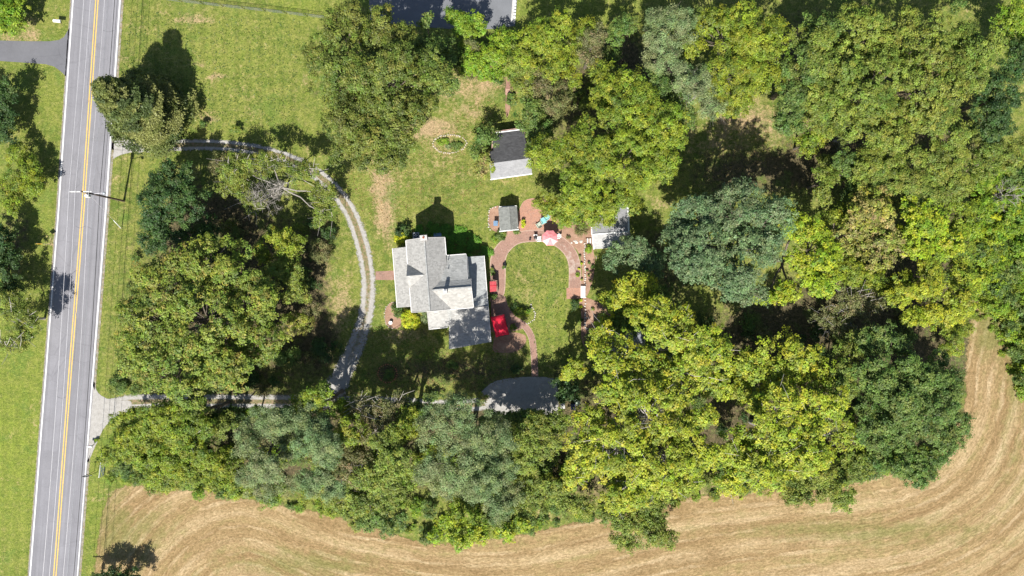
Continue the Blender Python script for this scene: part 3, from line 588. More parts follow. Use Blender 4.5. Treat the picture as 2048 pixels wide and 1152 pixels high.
tree('sparse yellowing tree with bare twigs overhanging the left road edge', 'olive', 8, [(34, 640, 42, 36), (66, 640, 26, 26), (6, 610, 36, 36), (20, 685, 40, 24)], 16, ROADS, thin=.5, scale=.8, twig=2, bark=PALEBARK)
# island in the drive loop
tree('broad green oak with yellow and orange leaf tips between the road and the drive loop', 'autumn', 17, [(330, 560, 72, 62), (420, 520, 66, 58, .95), (290, 650, 72, 70, .95), (400, 640, 95, 85), (500, 600, 60, 60, .85), (340, 740, 90, 66, .92), (450, 725, 74, 60, .85), (255, 700, 44, 60, .75), (520, 680, 44, 50, .7)], 20, WEST)
tree('dark green tree with reddish upper tip below the upper drive entrance', 'dark', 10, [(335, 370, 52, 42), (310, 420, 44, 40), (372, 410, 46, 44), (350, 345, 36, 26, .9)], 21, WEST, scale=1.05)
tree('small orange tipped bush on the north side of the dark island tree', 'pink', 7, [(332, 328, 16, 13)], 22, WEST)
tree('dark round tree squeezed between the dark island tree and the broad oak', 'dark', 9, [(300, 478, 34, 28), (350, 460, 30, 24), (410, 460, 28, 26, .8)], 23, WEST)
tree('thin grey green tree curving along the inside of the drive with a bare centre', 'olive', 8, [(478, 338, 48, 34), (540, 325, 40, 26), (600, 345, 40, 28), (640, 385, 30, 30), (650, 430, 26, 32, .9), (470, 385, 34, 36, .9), (500, 410, 30, 18, .8)], 24, WEST, thin=.62, scale=.8, twig=2, bark=PALEBARK)
tree('brown thin leaved shrub tree above the thin grey green tree by the drive', 'brown', 5, [(436, 335, 20, 26), (455, 318, 14, 12)], 25, WEST)
dead_tree('bare silver twigged tree in the middle of the thin grey green crown', 530, 388, 8, 3.0, 26)
tree('yellow green tree on the right side of the island above its neighbour of like colour', 'gold', 9, [(568, 482, 40, 30), (530, 500, 26, 24, .85)], 27, WEST)
tree('yellow green tree on the right side of the island next to the broad oak crown', 'olive', 9, [(560, 545, 50, 40), (598, 585, 26, 28, .8)], 28, WEST)
shrub('pinkish brown shrub at the right rim of the island', 'pink', 600, 648, 30, 24, 3, 29)
shrub('rusty shrub leaning toward the drive on the right rim of the island', 'brown', 625, 622, 20, 20, 2.5, 30)
shrub('pale blue green rounded shrub below the pinkish brown shrub', 'mid', 575, 710, 30, 24, 3.5, 31)
shrub('dark green shrub in the shade left of the lower drive bend', 'dark', 648, 700, 32, 24, 3, 32)
shrub('brown twiggy shrub on the bare earth right of the island trees', 'brown', 640, 500, 18, 34, 3.5, 33, thin=1.4)
shrub('dark shrub on the bare earth beside the brown twiggy shrub', 'dark', 655, 470, 15, 18, 3, 34)
shrub('small green bush north of the upper drive left of its twin', 'mid', 408, 250, 10, 8, 1.6, 35)
shrub('small green bush north of the upper drive in the long shade', 'olive', 470, 258, 12, 9, 1.8, 36)
# tree belt along the field
tree('golden green tree leaning toward the lower drive mouth and white gate', 'gold', 14, [(265, 870, 66, 52), (330, 850, 60, 50), (380, 880, 56, 50), (310, 925, 60, 40, .85), (230, 905, 34, 34, .8)], 40, ROWG, bark=PALEBARK)
tree('golden green tree at the west end of the belt bordering the mown field', 'gold', 10, [(400, 940, 62, 40), (330, 960, 50, 28, .8), (440, 960, 44, 36, .8)], 41, ROWG)
tree('olive tree standing over the shaded lower drive left of the silvery pair', 'olive', 13, [(370, 815, 60, 30), (430, 850, 36, 34, .8)], 42, ROWG)
tree('silvery grey green tree left of its equal in the belt', 'silver', 17, [(530, 900, 68, 62), (545, 845, 50, 40, .95), (525, 965, 62, 40, .8)], 43, ROWG)
tree('silvery grey green tree right of its equal in the belt', 'silver', 17, [(628, 900, 54, 62), (620, 845, 44, 36, .9), (640, 965, 50, 44, .85)], 44, ROWG)
tree('yellow green tree straddling the lower end of the drive loop', 'gold', 14, [(640, 800, 44, 34), (600, 810, 30, 26, .9), (690, 815, 34, 24, .8)], 45, ROWG)
tree('small fresh green tree in front of the silvery pair by the shaded drive', 'bright', 7, [(492, 838, 26, 20)], 46, ROWG)
tree('twiggy brown and yellow tree between the silvery pair and the big silver tree', 'brown', 15, [(745, 870, 50, 50), (715, 930, 50, 46), (778, 812, 42, 28, .9), (725, 812, 30, 20, .8)], 47, ROWG, thin=1.3, twig=2, bark=PALEBARK)
tree('yellow green tree beside the twiggy brown tree toward the silvery pair', 'gold', 15, [(700, 860, 34, 34), (695, 900, 30, 30, .9)], 48, ROWG)
tree('yellow green tree tight against the left flank of the big silver tree', 'gold', 16, [(805, 870, 34, 50), (815, 830, 30, 26, .9)], 49, ROWG)
tree('dark understorey tree on the belt side of the shaded lower drive near the broad oak', 'dark', 8, [(450, 838, 40, 26), (505, 846, 34, 22), (400, 845, 36, 24)], 113, ROWG)  # added under the crowns to throw shade on the lower drive
tree('dark understorey tree wedged between the silvery pair', 'dark', 8.5, [(585, 838, 34, 26), (630, 845, 30, 20)], 114, ROWG)  # another added shade caster for the drive
tree('mid green understorey tree beneath the yellow green ones by the drive', 'mid', 8, [(700, 822, 38, 24), (752, 818, 34, 20), (530, 834, 36, 20), (580, 832, 32, 18)], 115, ROWG)  # added too, its low lobes keep sun off the drive
tree('tall olive tree in the belt between the twiggy brown tree and the silver one', 'olive', 18, [(790, 920, 44, 50), (770, 880, 36, 30, .9), (740, 960, 40, 34, .85)], 59, ROWG)
tree('low dark tree in the shade along the bottom of the gravel parking', 'mid', 7.5, [(1010, 860, 44, 30), (1065, 852, 42, 30), (1108, 850, 30, 28), (980, 846, 28, 20), (1040, 845, 30, 18, .8)], 123, ROWG)  # added so that its shadow covers the gravel parking
tree('low dark tree under the tall olive one at the shaded drive', 'dark', 8, [(806, 822, 38, 20), (850, 818, 32, 18)], 124, ROWG)  # added low crown that shades the east part of the drive
tree('grey green tree with thin leaves between the walnut and the dead branched one', 'mid', 11, [(1300, 165, 34, 36), (1345, 200, 34, 34, .95), (1370, 240, 24, 30, .85)], 116, LOT)
tree('leafy gold tree tight under the top edge near the shaded lawn', 'gold', 12, [(1215, 150, 36, 34), (1205, 195, 34, 30, .9)], 117, LOT)
tree('olive green tree filling in beside the light green one at the top', 'olive', 9, [(1040, 130, 36, 30), (1050, 175, 30, 30, .9)], 118, LOT)
tree('rounded yellow green tree in the hollow right of the lime maple', 'gold', 10, [(1700, 545, 36, 30), (1675, 430, 24, 30, .9)], 119, LOT)
tree('dense mid green tree below the huge olive tree on its left', 'mid', 10, [(1700, 330, 40, 34), (1720, 385, 40, 30, .9)], 120, LOT)
tree('full yellow green tree beside the thicket above the field track', 'gold', 9, [(1925, 490, 40, 46), (1920, 540, 26, 30, .9), (1925, 425, 36, 34, .9)], 121, LOT)
tree('olive tree hugging the left rim of the round green tree', 'olive', 12, [(1695, 760, 30, 44), (1710, 700, 34, 30, .9), (1720, 930, 30, 40, .8)], 122, LOT)
tree('olive yellow tree on the field side of the twiggy brown tree', 'olive', 10, [(735, 1000, 56, 44), (800, 975, 46, 46), (680, 1000, 36, 36, .8)], 50, ROWG, twig=1)
tree('dark sprawling tree reaching over the field edge left of the lime tree', 'mid', 7, [(780, 1045, 34, 34), (730, 1045, 26, 18, .8)], 51, ROWG, thin=.7)
tree('large silver green tree standing over the belt below the house', 'silver', 20, [(900, 852, 66, 60), (970, 864, 56, 58), (930, 940, 84, 60, .95), (880, 950, 48, 50, .85), (985, 930, 50, 50, .85)], 52, ROWG, thin=.85)
tree('smaller silver green tree below the large silver one toward the field', 'silver', 8, [(1000, 1020, 34, 34), (1030, 990, 24, 28, .9)], 53, ROWG)
tree('vivid lime tree bulging into the mown field at the bottom', 'lime', 9, [(900, 1070, 44, 34), (945, 1072, 34, 30, .9)], 54, ROWG)
tree('small vivid lime tree right of the larger lime one at the field edge', 'lime', 6, [(1010, 1068, 26, 18), (1045, 1055, 18, 16, .9)], 55, ROWG)
tree('dull olive tree between the big silver tree and the bright maple', 'olive', 11, [(1075, 875, 48, 46), (1105, 850, 34, 30, .9), (1050, 920, 40, 40, .8), (1030, 870, 30, 34, .8)], 56, ROWG, thin=.8)
tree('low yellow olive tree above the field right of the small silver tree', 'olive', 6, [(1090, 975, 50, 38), (1060, 1020, 40, 24, .8), (1150, 1010, 46, 26, .8)], 57, ROWG, thin=.8)
tree('giant bright yellow green maple left of the pale stump gap', 'maple', 19, [(1230, 900, 84, 62, .95), (1180, 850, 44, 36, .8), (1310, 830, 80, 74), (1240, 780, 50, 40, .85), (1330, 930, 80, 70, .95), (1170, 940, 50, 46, .8), (1260, 990, 66, 42, .8), (1410, 880, 60, 70, .9)], 60, LOT, bark=PALEBARK, twig=1)
tree('bright yellow green maple covering the blue grey roof', 'maple', 18, [(1340, 650, 64, 56), (1230, 700, 46, 56, .85), (1290, 740, 60, 50, .85), (1400, 690, 66, 54, .95), (1200, 665, 22, 26, .75), (1360, 760, 66, 50, .9), (1430, 760, 40, 50, .8)], 61, LOT, bark=PALEBARK, twig=1)
tree('small light green bough tree reaching over the gravel parking', 'maple', 10, [(1152, 738, 32, 18), (1128, 752, 16, 10, .9)], 62, LOT)
tree('dark drooping tree at the field edge beneath the giant maple', 'olive', 8, [(1290, 1060, 56, 40), (1250, 1080, 34, 24, .8), (1335, 1080, 28, 22, .8), (1300, 1000, 50, 30), (1285, 1030, 60, 34, .95), (1240, 1035, 40, 30, .85)], 63, ROWG, thin=.7)
tree('yellow green maple in the middle between the giant maple and the round green tree', 'maple', 17, [(1560, 840, 84, 70), (1620, 900, 70, 62, .95), (1530, 920, 70, 58, .9), (1640, 820, 60, 50, .85), (1480, 880, 40, 60, .8), (1480, 960, 50, 40, .75), (1700, 870, 30, 36, .7)], 64, LOT, bark=PALEBARK, twig=1)
tree('pale yellow green maple behind the middle maple above the brown shrubs', 'maple', 14, [(1520, 730, 56, 44), (1600, 700, 50, 40, .95), (1560, 770, 54, 40, .85), (1640, 750, 44, 44, .8), (1480, 780, 30, 36, .7)], 65, LOT, thin=.85)
tree('olive tree with a drooping dark bough over the field below the middle maple', 'olive', 9, [(1640, 970, 60, 40), (1690, 1000, 30, 26, .8), (1590, 985, 40, 26, .8)], 66, ROWG)
tree('large round mid green tree at the corner of the mown field', 'mid', 16, [(1790, 750, 70, 66), (1870, 760, 62, 66, .95), (1830, 840, 96, 80), (1900, 850, 50, 66, .85), (1760, 850, 56, 60, .85), (1840, 930, 74, 44, .75), (1750, 930, 36, 40, .65), (1770, 690, 60, 40, .8)], 67, LOT)
tree('brown half bare tree above the round green tree', 'brown', 9, [(1690, 600, 44, 34), (1740, 615, 40, 34, .95), (1655, 640, 30, 28, .8), (1700, 655, 36, 30, .8)], 68, LOT, thin=1.3, twig=2, bark=PALEBARK)
tree('dark blue green spreading tree beside the lime maple', 'blue', 19, [(1400, 430, 60, 44, .9), (1480, 420, 66, 50, .95), (1410, 500, 76, 60), (1500, 500, 74, 66), (1460, 560, 70, 46, .9), (1370, 480, 40, 60, .8), (1548, 445, 42, 50, 1.0), (1500, 590, 46, 22, .8)], 69, LOT)
tree('lime yellow maple pressed against the blue green tree', 'lime', 16, [(1630, 500, 60, 56), (1600, 445, 46, 42, .97), (1640, 560, 50, 34, .9), (1530, 596, 40, 14, .7), (1575, 585, 36, 20, .8)], 70, LOT)
tree('dark green round tree beside the pale roofed shed', 'blue', 9, [(1262, 505, 46, 40), (1300, 530, 30, 34, .9), (1230, 520, 26, 26, .8)], 71, LOT)
tree('young maple with bright leaf tips south of the dark round tree', 'maple', 11, [(1270, 575, 50, 32), (1225, 600, 30, 22, .9), (1290, 620, 46, 30, .95), (1210, 640, 18, 16, .8), (1240, 575, 24, 26, .8)], 72, LOT, thin=.8)
tree('dark understorey tree between the young maple and the roof covering maple', 'mid', 8, [(1260, 630, 60, 32), (1225, 655, 40, 26, .9), (1310, 600, 30, 50, .8)], 73, LOT, thin=.8)
# centre top
tree('large gold green walnut spreading over the dark roofed shed', 'gold', 16, [(1250, 200, 72, 66), (1320, 250, 62, 62, .95), (1180, 290, 66, 62, .95), (1250, 320, 80, 70), (1320, 330, 44, 56, .85), (1110, 300, 54, 44, .8), (1160, 370, 66, 50, .85), (1240, 400, 54, 36, .8)], 80, LOT)
tree('gold green low tree over the brick patio and teal chairs', 'gold', 8, [(1150, 420, 62, 34), (1100, 408, 36, 28, .85), (1195, 430, 46, 28, .85)], 81, LOT)
tree('light green tree spreading from the lot top between the kerb and the walnut', 'gold', 12, [(1100, 70, 62, 46), (1060, 110, 50, 40, .85), (1130, 120, 56, 44, .95), (1170, 60, 30, 44, .8)], 82, LOT)
tree('brown leaved tree right of the light green tree at the top', 'brown', 11, [(1180, 100, 26, 40), (1195, 70, 18, 26)], 83, LOT, thin=1.6)
tree('grey brown vine covered tree above the walnut', 'brown', 11, [(1110, 190, 44, 38), (1085, 160, 30, 26, .9)], 84, LOT, thin=1.6)
tree('green tree on the left of the walnut above the dark roofed shed', 'mid', 9, [(1065, 225, 34, 36), (1080, 270, 36, 30, .9)], 85, LOT)
tree('fresh green tall shrub with mauve seed heads by the parking lot', 'bright', 6, [(940, 60, 34, 40), (985, 100, 40, 34, .9), (955, 125, 40, 30, .9), (1010, 80, 26, 26, .8), (905, 30, 20, 16, .8)], 86, LOT)
shrub('mauve brown seeding bush within the tall shrub by the parking lot', 'brown', 950, 95, 20, 14, 7.2, 87, thin=1.5)
tree('big dense dark olive oak standing between the front lawn and the garden lawn', 'oak', 17, [(680, 60, 62, 62, .9), (760, 60, 56, 60, .9), (700, 160, 84, 76), (790, 160, 84, 76), (860, 130, 52, 50, .85), (740, 250, 90, 66, .95), (700, 240, 70, 60, .85), (760, 315, 62, 36, .8), (690, 300, 30, 30, .7), (830, 220, 40, 40, .8), (640, 110, 40, 50, .75)], 88, LOT)
tree('green tree at the edge of the shaded parking lot right of the big oak', 'mid', 9, [(862, 95, 46, 44), (885, 150, 36, 40, .95), (850, 35, 16, 20)], 89, LOT)
tree('small dark leaved tree left of the dark roofed shed', 'mid', 6, [(975, 270, 20, 26), (955, 300, 18, 20, .9)], 90, LOT, thin=.8)
tree('pink and yellow tinged bush tree left of the shed eave', 'pink', 4.5, [(963, 330, 24, 28)], 91, LOT, thin=1.4)
# top right
tree('grey green tree with dead white branches near the top centre', 'silver', 14, [(1330, 100, 44, 44), (1360, 50, 50, 44, .95), (1390, 150, 50, 46), (1420, 210, 30, 30, .85), (1310, 50, 26, 34, .85)], 92, LOT, twig=1)
dead_tree('pale dead branches poking out of the grey green tree', 1415, 165, 13, 4.2, 93, None, 3)
tree('gold green feathery tree at the top right of the grey green tree', 'gold', 15, [(1450, 70, 70, 66), (1520, 60, 60, 56), (1480, 150, 70, 52), (1540, 130, 50, 50, .9), (1470, 210, 40, 26, .8)], 94, LOT)
tree('huge yellow olive tree filling the top right', 'olive', 18, [(1660, 110, 70, 66, .9), (1740, 60, 70, 60, .95), (1750, 160, 90, 76), (1840, 80, 80, 66), (1860, 180, 90, 76), (1940, 110, 66, 80, .95), (1780, 250, 80, 50, .85), (1660, 200, 60, 46, .8), (1900, 250, 60, 46, .85), (1680, 250, 60, 30, .7)], 95, LOT)
tree('mid green tree at the upper right rising left of the huge olive tree', 'mid', 15, [(1640, 60, 44, 44), (1620, 120, 44, 44), (1600, 200, 50, 44, .9), (1580, 240, 36, 26, .8)], 96, LOT)
tree('fluffy olive gold tree below the huge olive tree', 'olive', 13, [(1830, 340, 70, 50), (1890, 320, 50, 44, .95), (1760, 330, 60, 44, .9), (1850, 400, 54, 30, .85), (1920, 370, 40, 40, .85)], 97, LOT, scale=.85)
tree('small yellow green tree at the upper right corner of the long shade', 'gold', 9, [(1640, 270, 36, 26), (1615, 290, 22, 20, .9)], 98, LOT)
tree('thin pale tree above the lime maple at the edge of the long shade', 'olive', 9, [(1650, 370, 22, 54), (1680, 345, 36, 18, .8)], 99, LOT, thin=.7)
dead_tree('fallen white dead branch between the small yellow tree and the fluffy tree', 1692, 272, 5, 3, 100, None, 3)
tree('yellow and pink tinted maple right of the lime maple', 'pink', 13, [(1740, 430, 56, 56), (1770, 490, 60, 50, .95), (1710, 480, 34, 44, .85)], 101, LOT, thin=1.2)
tree('vivid yellow green maple above the brown half bare tree', 'lime', 13, [(1850, 430, 56, 44), (1830, 490, 56, 40, .9), (1890, 480, 40, 44, .85)], 102, LOT)
tree('yellow green tree between the vivid maple and the round green tree', 'maple', 12, [(1860, 560, 66, 44), (1900, 610, 56, 44), (1810, 580, 40, 34, .85), (1850, 640, 40, 30, .8), (1930, 560, 30, 40, .8)], 103, LOT, scale=.85)
tree('yellow green low tree above the brown half bare tree', 'gold', 7, [(1740, 560, 44, 26), (1780, 570, 34, 24, .9)], 104, LOT)
tree('fuzzy yellow bush tree at the narrow end of the field track', 'gold', 5, [(1905, 680, 40, 34), (1930, 650, 26, 30, .9)], 105, LOT, thin=.8, scale=.8)
tree('dark green tree at the right picture edge near the top', 'dark', 12, [(2010, 190, 46, 70), (2040, 120, 30, 50, .9), (2000, 250, 40, 30, .85)], 106, LOT)
tree('bright green tree in the top right picture corner', 'bright', 10, [(2035, 30, 40, 50), (2060, 90, 30, 40)], 107, LOT)
tree('tall yellowish tree on the right edge above the green thicket', 'olive', 9, [(1975, 330, 40, 46), (2040, 300, 40, 40, .9)], 108, LOT, thin=.8)
dead_tree('pale dead limb lying over the thicket at the right edge', 2020, 390, 5, 4, 109, None, 3)
tree('lone dark green tree at the bottom left beside the field and road', 'dark', 4.6, [(212, 1166, 38, 30), (250, 1172, 34, 30)], 110, ROADS)
tree('dark green round tree over the bins by the gravel parking', 'dark', 7, [(1134, 778, 30, 28)], 111, LOT, scale=1.1)
tree('dark tree filling the shaded gap left of the maples near the top centre', 'mid', 8, [(1240, 60, 30, 30), (1225, 125, 24, 36, .8), (1290, 170, 26, 24, .8)], 112, LOT)
# thicket at the right edge and undergrowth
R_ = np.random.default_rng(5)
def spots(n, poly, r0, r1, seed):
    r = np.random.default_rng(seed); P = np.array(poly, float); out = []
    x0, y0 = P.min(0); x1, y1 = P.max(0)
    while len(out) < n:
        x, y = r.uniform(x0, x1), r.uniform(y0, y1); c = False
        for i in range(len(P)):
            a, b = P[i], P[i - 1]
            if (a[1] > y) != (b[1] > y) and x < (b[0] - a[0]) * (y - a[1]) / (b[1] - a[1]) + a[0]: c = not c
        if c: q = r.uniform(r0, r1); out.append((x, y, q, q * r.uniform(.7, 1.1)))
    return out
ground_foliage('thicket', 'bright', spots(190, [(1960, 360), (2120, 300), (2120, 820), (2050, 780), (2022, 690), (1992, 620), (1950, 590), (1940, 470)], 14, 26, 1), 201, 3.2, .75, .9, ['bright', 'bright', 'lime', 'mid', 'gold'])
for i, (x, y, rx) in enumerate([(1990, 440, 14), (2030, 425, 12), (1995, 455, 9), (2000, 520, 12), (2010, 560, 10), (1990, 590, 8)]):
    shrub(['golden flowering weed clump %s in the thicket' % s for s in ('at the upper left', 'nearest the right edge at the top', 'just beneath the upper left one', 'in the middle', 'right of the lower end', 'at the lower left by the track')][i], 'yellow', x, y, rx, rx * .8, 3.4, 210 + i, 'goldenrod_clump', 'plant', .45, .8, 'golden flowering weeds in the right hand thicket')
ground_foliage('undergrowth', 'mid', spots(190, [(215, 860), (240, 975), (330, 985), (480, 1000), (600, 1022), (700, 1048), (860, 1080), (1000, 1070), (1180, 1035), (1380, 1000), (1500, 975), (1690, 960), (1880, 940), (1880, 900), (1500, 900), (1000, 900), (500, 880)], 13, 26, 2), 202, 2.6, .7, .9, ['mid', 'gold', 'bright', 'olive', 'gold'])
ground_foliage('woodland_undergrowth', 'dark', spots(75, [(1180, 660), (1480, 620), (1900, 620), (1900, 900), (1500, 900), (1120, 900)], 10, 24, 3), 203, 1.2, .6, .85, ['mid', 'dark', 'brown'])
ground_foliage('woodland_undergrowth', 'dark', spots(60, [(1030, 40), (1560, 10), (1990, 10), (1990, 560), (1700, 580), (1620, 330), (1400, 210), (1300, 180), (1060, 250)], 10, 22, 4), 204, 1.2, .5, .85, ['mid', 'olive', 'brown'])
ground_foliage('island_undergrowth', 'dark', spots(90, [(270, 500), (300, 350), (420, 420), (520, 440), (640, 440), (650, 560), (650, 680), (600, 780), (250, 780)], 9, 20, 5), 205, 1.2, .6, .85, ['mid', 'dark', 'brown', 'olive'])
ground_foliage('lot_undergrowth', 'dark', spots(26, [(900, 60), (1020, 60), (1060, 160), (990, 160), (920, 155)], 12, 20, 6), 206, 1.6, .7, .85, ['bright', 'mid', 'mid', 'brown'])
ground_foliage('belt_weeds', 'bright', spots(90, [(220, 960), (330, 975), (480, 996), (600, 1018), (720, 1042), (860, 1080), (1000, 1078), (1180, 1045), (1380, 1005), (1500, 985), (1500, 970), (1180, 1025), (860, 1060), (600, 1000), (330, 955), (220, 940)], 6, 13, 7), 207, .9, .7, .6, ['bright', 'gold', 'mid'])
ground_foliage('track_weeds', 'bright', spots(60, [(1930, 620), (1975, 600), (2010, 650), (2040, 730), (2048, 790), (2025, 760), (1995, 690), (1975, 650), (1955, 640)], 4, 9, 8), 208, .5, .6, .6, ['bright', 'gold', 'olive'])
# garden shrubs
for i, (x, y, rx, ry) in enumerate([(985, 828, 18, 11), (1020, 830, 20, 11), (1058, 828, 20, 11), (1096, 830, 18, 11)]):  # row added to cast shade over the gravel parking
    shrub(['leftmost dark shrub along the bottom edge of the gravel parking', 'second dark shrub from the left below the gravel parking', 'third dark shrub from the left below the gravel parking', 'rightmost dark shrub along the bottom edge of the gravel parking'][i], 'mid', x, y, rx, ry, 4.2, 160 + i, thin=1.2, group='shrubs below the gravel parking')
shrub('round vivid yellow shrub at the front porch corner', 'yellow', 821, 642.5, 21.5, 21, 2.2, 120, thin=.9)
shrub('yellow shrub at the upper left corner of the house', 'yellow', 803, 478, 18, 10, 1.6, 121, thin=.8)
shrub('dark shrub behind the yellow shrub at the upper left house corner', 'dark', 808, 463, 22, 12, 2, 122)
shrub('low leafy green shrub by the porch steps bed', 'mid', 794, 622, 12, 14, 1, 123)
shrub('silver leaved plant at the tip of the mulch bed by the porch', 'silver', 787, 616, 6, 6, .6, 124)
shrub('pale green shrub beneath the low front roof', 'olive', 881, 668, 16, 8, 1.2, 125, thin=.9)
shrub('narrow dark shrub between the yellow shrub and the low front roof', 'silver', 849, 634, 6, 16, 1.2, 126)
shrub('red flowering bush south of the round yellow shrub', 'brown', 846, 664, 12, 8, .8, 127)
shrub('yellow flowering bush right of the small shed', 'yellow', 1046.5, 447, 4.5, 10, 1, 128, thin=.9)
shrub('low green bush at the small shed corner near its step', 'mid', 1033, 465, 9, 4, .6, 129)
shrub('broad leaved green bush below the small shed', 'mid', 1000, 470, 12, 10, .9, 130)
shrub('green perennials spilling over the walk below the small shed', 'bright', 990, 478, 8, 7, .6, 131)
shrub('leafy green bush with a stone edge in the middle of the lawn bend', 'bright', 1043, 622, 15, 13, 1.1, 132)
shrub('dark shrub left of the leafy bush by the terrace', 'dark', 1030, 615, 8, 8, .9, 133)
shrub('yellow green bush under the pale roofed shed corner', 'bright', 1179, 498, 8.5, 9, 1, 134)
shrub('green bush against the house wall above the red awning', 'mid', 985, 545, 5, 8, .8, 135)
shrub('green bush against the house wall below the red awning', 'mid', 987, 592, 6, 8, .8, 136)
shrub('small bush in the patch beside the red canopy', 'olive', 1027, 655, 9, 6, .6, 137)
shrub('twiggy brown shrub on the mulch above the stepping stones', 'brown', 1163, 462, 16, 12, 1.2, 138, thin=1.2)
shrub('low dark clump on the mulch left of the stepping stones', 'brown', 1137, 475, 5, 4, .5, 139, thin=1.5)
shrub('small lavender shrub at the top of the brick patio', 'brown', 1080, 396, 9, 6, .7, 140, thin=1.5)
shrub('dark green shrub beside the shaded lawn at the bed edge', 'dark', 1150, 610, 8, 14, 1.5, 141)
shrub('green clump inside the brick ring on the shaded lawn', 'mid', 775, 747, 12, 11, .5, 142)
shrub('leafy low plants filling the oval stone ringed bed', 'bright', 885, 284, 15, 8, .35, 143, thin=1.0)
shrub('leafy low plants on the right of the oval stone ringed bed', 'mid', 913, 290, 15, 8, .35, 144, thin=1.0)
shrub('pale sage patch in the centre of the oval stone ringed bed', 'silver', 897, 293, 10, 5, .35, 145, thin=1.0)
shrub('weedy green bush at the mailbox by the lower drive mouth', 'bright', 193, 881, 5, 4, .6, 146)
shrub('green hedge clump on the bank left of the lower drive mouth', 'mid', 238, 765, 20, 26, 1.6, 147)
shrub('green bush by the brown soil heap near the top of the garden', 'mid', 1022, 200, 9, 18, 1.4, 148)
shrub('dark green bush in the shade by the belt below the shaded drive', 'mid', 865, 792, 26, 10, 1.6, 149)
shrub('green bush in the shade on the lawn south of the kitchen wing', 'mid', 905, 728, 16, 10, 1.4, 153)
shrub('dark low bush left of the brick garden path in the shade', 'dark', 1035, 738, 14, 9, 1.2, 154)
shrub('olive bush in the shade below the low front roof', 'olive', 850, 712, 14, 8, 1.0, 155)
shrub('rosy bush at the left end of the gravel parking', 'pink', 965, 793, 12, 10, 1.2, 150, thin=1.2)
for i, (x, y, q, kd) in enumerate([(1163, 527, 3, 'yellow'), (1158, 538, 2.6, 'yellow'), (1155, 549, 5, 'bright'), (1164, 559, 2.2, 'pink'), (1178, 526, 3.5, 'mid'), (1186, 534, 5, 'mid'), (1174, 541, 3, 'mid'), (1181, 545, 3, 'brown'), (1177, 551, 2.5, 'olive'), (1181, 562, 2, 'pink'), (1183, 575, 2.5, 'mid'), (1160, 512, 2.5, 'brown'), (1161, 614, 4, 'yellow'), (1185, 618, 4, 'olive'), (1195, 640, 5, 'mid'), (1170, 685, 3, 'mid'), (1163, 640, 4, 'dark'), (1206, 630, 5, 'mid')]):
    lb = ['yellow flower clump highest on the mulch left of the stone edging', 'small yellow flower clump under the highest one', 'largest green plant on the mulch left of the stone edging', 'tiny reddish plant above the brick landing', 'green plant highest on the mulch right of the stone edging', 'biggest plant right of the stone edging with dark shade', 'green plant touching the stone edging on its right', 'brownish plant below the biggest plant right of the edging', 'olive plant midway down the bed right of the edging', 'tiny red flower plant at the low end of the right bed', 'small green plant beside the white bench', 'faint brown plant near the stepping stones on the left bed', 'yellow plant in the shade below the brick landing', 'olive plant in the shade right of the edging below the bench', 'green plant in the shade above the blue grey roof', 'small green plant in the mulch tip left of the blue grey roof', 'dark plant on the lawn side of the shaded bed', 'green plant in the shade right of its neighbours above the blue grey roof'][i]
    shrub(lb, kd, x, y, q, q * .85, .5, 300 + i, 'garden_plant', 'plant', .8, .55, 'small plants in the mulch beds')
for i, (x, y, rx, ry) in enumerate([(955, 470, 46, 20), (880, 462, 40, 14), (960, 494, 20, 14)]):
    pass
ground_foliage('ivy_cover', 'bright', spots(70, [(836, 455), (908, 452), (948, 470), (984, 508), (979, 516), (896, 512), (892, 476), (838, 474)], 7, 11, 21), 209, .3, .8, .8, ['ivy', 'ivy', 'ivy'])

# ------------------------------------------------------------ house
th = math.atan(.079); house = thing('farmhouse', 'pale shingled farmhouse of several gables in the middle of the lawn', 'house', (-14.2, 0, 0), th)
def part(name, mb, m, parent=None, **k): return mb.build(name, m, parent or house, **k)
def roof(polys, m=SHING, t=.16, parent=None, name='roof'):
    mb = MB()
    for p in polys: mb.slab(p, t)
    return part(name, mb, m, parent)
A0, A1, RG, B0, B1 = -1.45, 4.45, 1.6, -3.6, 7.4
# walls
part('wall', MB().box(-1.15, 4.15, B0 + .3, B1 - .3, 0, 5.3), SIDING, label='two storey block')
mb = MB()
for b in (B0 + .3, B1 - .45):
    mb.add([(A0 + .3, b, 5.3), (A1 - .3, b, 5.3), (RG, b, 7.3), (A0 + .3, b + .15, 5.3), (A1 - .3, b + .15, 5.3), (RG, b + .15, 7.3)], [(0, 1, 2), (5, 4, 3), (0, 3, 4, 1), (1, 4, 5, 2), (2, 5, 3, 0)])
part('gable_wall', mb, SIDING)
part('wall', MB().box(4.2, 7.6, -3.3, 4.3, 0, 4.75), SIDING, label='rear wing block')
mb = MB().add([(7.7, -3.3, 4.9), (7.7, 4.3, 4.75), (7.7, .75, 5.95), (7.7, -.5, 6.9), (7.6, -3.3, 4.9), (7.6, 4.3, 4.75), (7.6, .75, 5.95), (7.6, -.5, 6.9)], [(0, 1, 2, 3), (7, 6, 5, 4), (0, 4, 5, 1), (1, 5, 6, 2), (2, 6, 7, 3), (3, 7, 4, 0)])
part('gable_wall', mb, SIDING)
part('wall', MB().box(7.65, 9.85, -3.3, 4.0, 0, 2.62), SIDING, label='low lean-to on the garden side')
part('wall', MB().box(3.9, 9.85, -9.1, -3.6, 0, 2.62), SIDING, label='single storey kitchen wing')
part('wall', MB().box(.95, 3.6, -6.1, -3.55, 0, 2.6), SIDING, label='small entry block')
